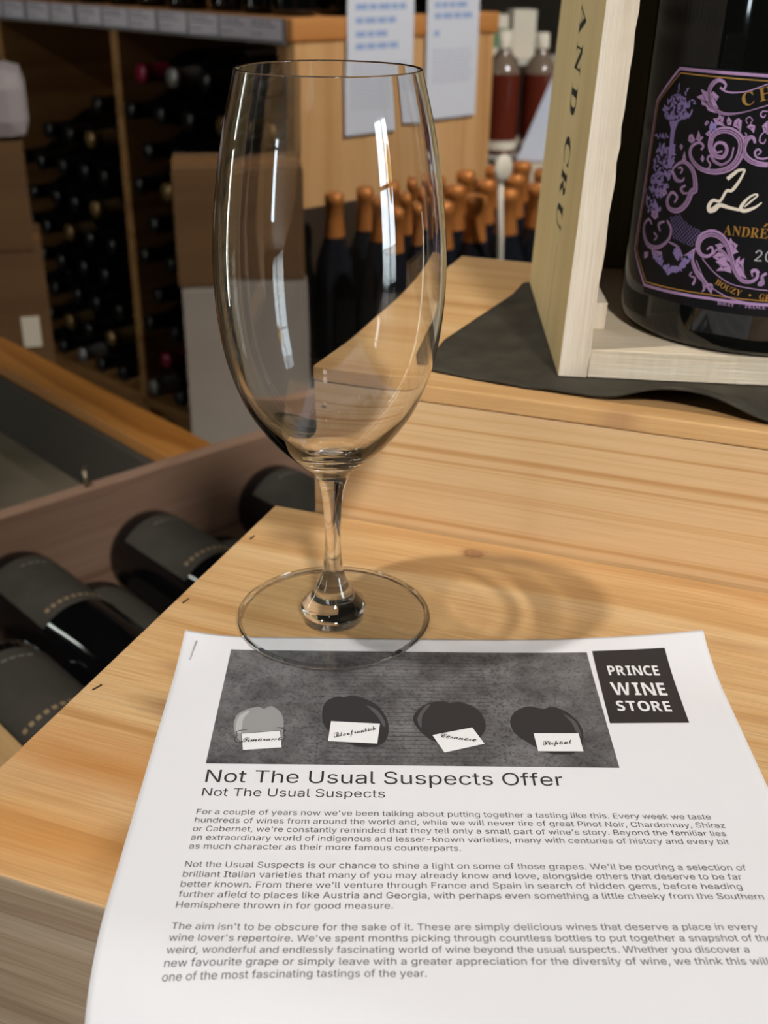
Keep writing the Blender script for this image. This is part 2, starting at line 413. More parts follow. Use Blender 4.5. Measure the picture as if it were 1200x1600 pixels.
# a lit strip beside the far racks at the left: the pale streaks down the glass
sl = thing('strip_light', 'tall white strip light on a dark post beyond the left racks, out of frame', 'lamp', (-1.95, 1.25, FLOOR_Z))
MB().box(-.03, .03, -.03, .03, 0, 2.2, .003).build('post', m_lampbody, sl)
for z0 in (.25, 1.05): MB().box(.0305, .037, -.022, .022, z0, z0 + .75, .002).build('light_tube', emit('cool strip light', (.93, 1, .9, 1), 26.0), sl)
# in the window: a yellow oval sign, seen only as a reflection
ws_ = MB().lathe([(0, 0), (.13, 0), (.13, .012), (0, .012)], 40, M=Matrix.Rotation(R(90), 4, 'X') @ Matrix.Scale(2.4, 4, (0, 1, 0))).build('window_sign', translucent('yellow film', srgb(255, 220, 0))); ws_.location = shop(.40, RY0 + .03, .62); ws_.rotation_euler = (0, 0, R(45))
tag(ws_, 'tall yellow oval sign hanging in the shop window', 'sign')
# unseen shelf shape, added to keep window light off the cartons and racks
m_dkw = mat('dark light blocker', srgb(70, 50, 34), .6, noise=.12, nscale=9)
gs = thing('window_light_blocker', 'unseen shelf-shaped blocker added to keep window light off the racks', 'shelf', shop(.12, -2.1, FLOOR_Z), R(45))
MB().box(-.56, .56, -.01, .01, 0, 1.95, .002).build('back_panel', m_dkw, gs)
for z in (.05, .5, .95, 1.4): MB().box(-.54, .54, -.2, -.0105, z, z + .025, .002).build('shelf_board', m_dkw, gs)
for x in (-.56, .541): MB().box(x, x + .019, -.2, -.0105, 0, 1.95, .002).build('side_panel', m_dkw, gs)

# ------------------------------------------------------------------ table crate (front step) and taller plinth (back step)
TO = Vector((-0.05446, 0.50645, 0)); TY = -0.34772
TW = Vector((math.cos(TY), math.sin(TY), 0)); TL = Vector((math.sin(TY), -math.cos(TY), 0))   # along the table, towards the viewer
knot = srgb(120, 72, 50)
m_top = wood('weathered pine top', srgb(216, 182, 136), srgb(208, 169, 119), srgb(190, 146, 95), 'X', 'Y', 60, .5, 0.42, warp=1.2, fibre=.24,
    spots=[(.1069, -.0127, .009, .0065, knot, .9, True), (.128, -.012, .03, .008, srgb(150, 122, 90), .6, False),
           (.0206, -.0298, .016, .012, srgb(128, 98, 66), .55, False), (.045, -.168, .03, .008, srgb(96, 52, 26), .75, False),
           (.033, -.145, .02, .006, srgb(120, 72, 40), .55, False), (.03, -.205, .07, .025, srgb(176, 108, 44), .6, False), (.05, -.13, .06, .03, srgb(186, 128, 66), .4, False), (.09, -.20, .06, .03, srgb(184, 122, 58), .5, False),
           (.06, -.237, .014, .016, srgb(110, 78, 52), .6, False), (.03, -.243, .08, .022, srgb(198, 130, 56), .6, False), (.227, -.049, .03, .006, srgb(160, 118, 74), .5, False)])
m_grey = wood('greyed pine front', srgb(204, 184, 160), srgb(190, 168, 142), srgb(164, 138, 114), 'X', 'Z', 75, .5, 0.7, warp=.6, fibre=.2)
tb = thing('table_crate', 'pine crate used as a table under the glass and printed sheet', 'crate', TO, TY)
t = MB().box(0, .64, -.2592, 0, -.016, 0, .0009)
top = t.build('tabletop', [m_top, m_grey], tb)
for p in top.data.polygons:
    if p.normal.y < -.8: p.material_index = 1
MB().box(.004, .636, -.2588, -.245, -.115, -.0165).build('front_board', m_grey, tb)
MB().box(.004, .636, -.018, -.004, -.115, -.0165).build('back_board', m_grey, tb)
MB().box(.004, .018, -.2445, -.0185, -.115, -.0165).build('side_board', m_grey, tb)
MB().box(.622, .636, -.2445, -.0185, -.115, -.0165).build('side_board', m_grey, tb)
MB().box(.36, .60, -.22, -.01, FLOOR_Z, -.1155).build('base', m_grey, tb)
m_nail = mat('rusty nail', srgb(70, 55, 45), 0.5, 0.6)
for (u, l, a) in ((.0048, .036, 88), (.0044, .0988, 82), (.0048, .1665, 72)):
    MB().box(-.0022, .0022, -.0004, .0004, -.001, .00015, M=Matrix.Translation((u, -l, 0)) @ Matrix.Rotation(R(a), 4, 'Z')).build('nail', m_nail, tb)

BZ = 0.0734
m_pine = wood('clean pine front', srgb(217, 184, 140), srgb(211, 174, 127), srgb(196, 152, 102), 'X', 'Z', 165, .3, 0.5, warp=.16, fine=True,
    spots=[(.0262, .0515, .0024, .0018, srgb(70, 52, 40), .95, False)])
m_pine2 = wood('clean pine top', srgb(218, 182, 134), srgb(211, 170, 118), srgb(192, 146, 94), 'X', 'Y', 45, .5, 0.45, spots=[(.165, -.0, .012, .008, srgb(150, 110, 80), .5, False)])
pb = thing('display_plinth', 'taller pine box behind the glass carrying the wine crate', 'plinth', TO, TY)
MB().box(.0208, .64, .0008, .245, BZ - .0078, BZ, .0008).build('top_board', m_pine2, pb)
MB().box(.0212, .64, .0012, .015, -.10, BZ - .0082, .0004).build('front_board', m_pine, pb)
MB().box(.0212, .035, .0155, .2448, -.10, BZ - .0082).build('side_board', m_pine, pb)
MB().box(.626, .64, .0155, .2448, -.10, BZ - .0082).build('side_board', m_pine, pb)
MB().box(.0355, .6255, .231, .2448, -.10, BZ - .0082).build('back_board', m_pine, pb)
MB().box(.36, .60, .03, .2, FLOOR_Z, -.1005).build('base', m_grey, pb)

# ------------------------------------------------------------------ cloth on the plinth
def interp(x, pts):
    if x <= pts[0][0]: return pts[0][1]
    for (a, b), (c, d) in zip(pts, pts[1:]):
        if x <= c: return b + (d - b) * (x - a) / (c - a)
    return pts[-1][1]
CP = Vector((0.0773, 0.4804, 0.0790))
CROT = Matrix.Rotation(-0.033, 4, 'Z') @ Matrix.Rotation(0.0244, 4, 'Y') @ Matrix.Rotation(-0.0046, 4, 'X')
CW, CD, CH, CT = .1830, .1649, .43, .0130
RACK = .0175                                      # the old crate is racked a little out of square
CINV = (Matrix.Translation(CP) @ CROT).inverted()
TMAT = Matrix.Translation(TO) @ Matrix.Rotation(TY, 4, 'Z')
def crate_lift(u, l):
    """height to which the bunched cloth carries the tilted crate, falling away round its foot"""
    q = CINV @ (TMAT @ Vector((u, -l, BZ)))
    dx = max(-q.x, 0, q.x - CW); dy = max(-q.y, 0, q.y - CD); d = math.hypot(dx, dy)
    xx = min(max(q.x, 0), CW)
    h = max(CP.z - xx * math.sin(.0244) - BZ - .0018, .0002)
    return h * math.exp(-(d / .007) ** 2)
bm = bmesh.new(); NU, NL = 120, 80; g = []
for j in range(NL + 1):
    row = []
    for i in range(NU + 1):
        s = i / NU; v = j / NL
        # front edge -> back edge
        lf = -.0155 - .19 * v
        ul = interp(-lf, [(.0155, .0735), (.03, .0675), (.06, .0655), (.12, .072), (.188, .0797), (.215, .083)])
        u = ul + (.40 - ul) * s
        fe = interp(u, [(.072, -.0195), (.107, -.0140), (.134, -.0125), (.225, -.0080), (.40, -.004)])
        l = fe + (-.21 - fe) * v
        dz = .0098 * math.exp(-((u - .190) / .026) ** 2) * math.exp(-((l + .010) / .017) ** 2)
        dz += .0022 * math.exp(-((u - .300) / .03) ** 2) * math.exp(-((l + .010) / .02) ** 2)
        dz += .0004 * math.sin(u * 190) * math.exp(-((l + .012) / .02) ** 2) ** 2 + .0003
        row.append(bm.verts.new((u, -l, BZ + .0002 + max(dz, crate_lift(u, l), 0))))
    g.append(row)
for j in range(NL):
    for i in range(NU):
        f = bm.faces.new((g[j][i], g[j][i + 1], g[j + 1][i + 1], g[j + 1][i])); f.smooth = True
mb = MB(); mb.bm.free(); mb.bm = bm
m_cloth = mat('dark felt', srgb(62, 58, 50), 0.95, spec=.1, noise=.25, nscale=60, bump=.5, bscale=900)
cl = mb.build('display_cloth', m_cloth, recalc=False); cl.location = TO; cl.rotation_euler = (0, 0, TY)
sd = cl.modifiers.new('thickness', 'SOLIDIFY'); sd.thickness = .0012; sd.offset = 1
tag(cl, 'dark grey felt cloth spread under the wooden wine crate', 'cloth')

# ------------------------------------------------------------------ wine crate with the big bottle
m_cr = wood('pale rough sawn wood', srgb(230, 222, 208), srgb(224, 214, 198), srgb(208, 194, 174), 'Z', 'X', 40, .35, 0.8, bump=.8)
m_crs = wood('pale yellow board', srgb(224, 203, 152), srgb(220, 198, 146), srgb(212, 188, 134), 'Z', 'Y', 30, .25, 0.6)
m_crf = wood('pale crate floor wood', srgb(228, 219, 203), srgb(220, 208, 188), srgb(202, 186, 160), 'X', 'Z', 40, .35, 0.8, bump=.8)
m_dark = wood('dark olive crate back', srgb(98, 90, 66), srgb(88, 80, 58), srgb(74, 66, 46), 'Z', 'X', 40, .5, 0.8)  # dark olive tone for the crate's back board
ct = thing('wine_crate', 'open pale wooden wine crate stamped along its side, holding a champagne bottle', 'crate')
ct.matrix_world = Matrix.Translation(CP) @ CROT
def racked(m):
    for v in m.bm.verts: v.co.x += v.co.z * RACK
    return m
def rough_board(x0, x1, y0, y1, z0, z1, name, mats, amp=.0005, axis='z'):
    """a sawn board: subdivided along its length and given an uneven edge"""
    m = MB().box(x0, x1, y0, y1, z0, z1, .0005)
    if axis == 'z': bmesh.ops.bisect_plane
    n = 60
    for k in range(1, n):
        co = (0, 0, z0 + (z1 - z0) * k / n) if axis == 'z' else (x0 + (x1 - x0) * k / n, 0, 0)
        no = (0, 0, 1) if axis == 'z' else (1, 0, 0)
        bmesh.ops.bisect_plane(m.bm, geom=m.bm.verts[:] + m.bm.edges[:] + m.bm.faces[:], plane_co=co, plane_no=no)
    rr = random.Random(name + str(x0))
    off = {}
    for v in m.bm.verts:
        k = round((v.co.z if axis == 'z' else v.co.x) * 2000), v.co.x > (x0 + x1) / 2
        if k not in off: off[k] = rr.uniform(-1, 1) * amp
        if v.co.y < (y0 + y1) / 2:
            if axis == 'z' and k[1]: v.co.x += off[k]
            v.co.y += off[k] * .5
    if name != 'bottom_board':
        for v in m.bm.verts: v.co.x += v.co.z * RACK
    return m.build(name, mats, ct)
side = rough_board(0, CT, 0, CD, 0, CH, 'side_board', [m_cr, m_crs])
for p in side.data.polygons: p.material_index = 1 if p.normal.x < -.8 else 0
side2 = rough_board(CW - CT, CW, 0, CD, 0, CH, 'side_board', [m_cr, m_crs])
rough_board(CT + .0002, CW - CT - .0002, .0006, CD - .0105, 0, CT, 'bottom_board', m_crf, .0003, 'x')
racked(MB().box(CT + .0002, CW - CT - .0002, 0, CD - .0105, CH - CT, CH, .0005)).build('top_board', m_cr, ct)
racked(MB().box(CT + .0002, CW - CT - .0002, CD - .010, CD, 0, CH, .0005)).build('back_board', m_dark, ct)
racked(MB().box(CT + .0002, CT + .0105, .033, CD - .0106, CT + .0001, CT + .0125, .0004)).build('batten', m_cr, ct)
m_ink = mat('black stamping ink', srgb(38, 36, 28), 0.8)
st = MB()
zc = [('G', .1780), ('R', .1612), ('A', .1444), ('N', .1285), ('D', .1108), ('C', .0884), ('R', .0738), ('U', .0589)]
for ch, z in zc:
    vs, fs = glyphs(bold_serif(ch), F_MATH)
    wd = max(v[0] for v in vs); s = 0.0215 / cap(F_MATH, bold_serif('H')); sz = .0128 / wd
    bv = [st.bm.verts.new((-.00012 + (z + .0064 - x * sz) * RACK, .0745 - y * s, z + .0064 - x * sz)) for x, y in vs]
    for f in fs: st.bm.faces.new([bv[i] for i in f])
st.build('stamped_lettering', m_ink, side, recalc=False)['label'] = 'black stamped lettering reading downward'
ck = MB(); pts = [(.0575, .046), (.0592, .04), (.0585, .034), (.0605, .026), (.059, .018), (.0615, .009), (.0605, .002)]
for (y0, z0), (y1, z1) in zip(pts, pts[1:]): ck.poly([(-.0001 + z * RACK, y, z) for y, z in ((y0 - .0004, z0), (y0 + .0004, z0), (y1 + .0004, z1), (y1 - .0004, z1))])
ck.build('crack', mat('crack brown', srgb(120, 98, 62), .9), side, recalc=False)  # thin dark line drawn along the crack

# bottle
BR = .0580
bt = thing('champagne_bottle', 'large dark champagne bottle with a purple and black ornamental label, standing in the crate', 'bottle')
bt.matrix_world = ct.matrix_world @ Matrix.Translation((.0915, .0545, CT + .0003))
m_bglass = mat('black green bottle glass', srgb(9, 11, 10), 0.045, spec=.6, coat=0.0)
prof = [(0, .012), (.02, .009), (.038, .003), (.046, .0002), (.052, 0), (.055, .0012), (.0572, .004), (BR, .009), (BR, .19), (.0573, .205), (.0555, .225), (.048, .25), (.039, .272), (.030, .292), (.0235, .312), (.0205, .335), (.0188, .36),
        (.0185, .368), (.021, .369), (.021, .379), (.0175, .381), (.0172, .386), (0, .386)]
MB().lathe(prof, 96).build('glass_body', m_bglass, bt)
MB().lathe([(.0395, .2725), (.0302, .2925), (.0238, .312), (.0208, .335), (.0192, .36), (.0190, .3675), (.0213, .3685), (.0213, .3798), (.018, .3815), (.0176, .3868), (0, .3870)], 64).build('foil', mat('purple foil', srgb(60, 40, 80), .35, .7), bt)

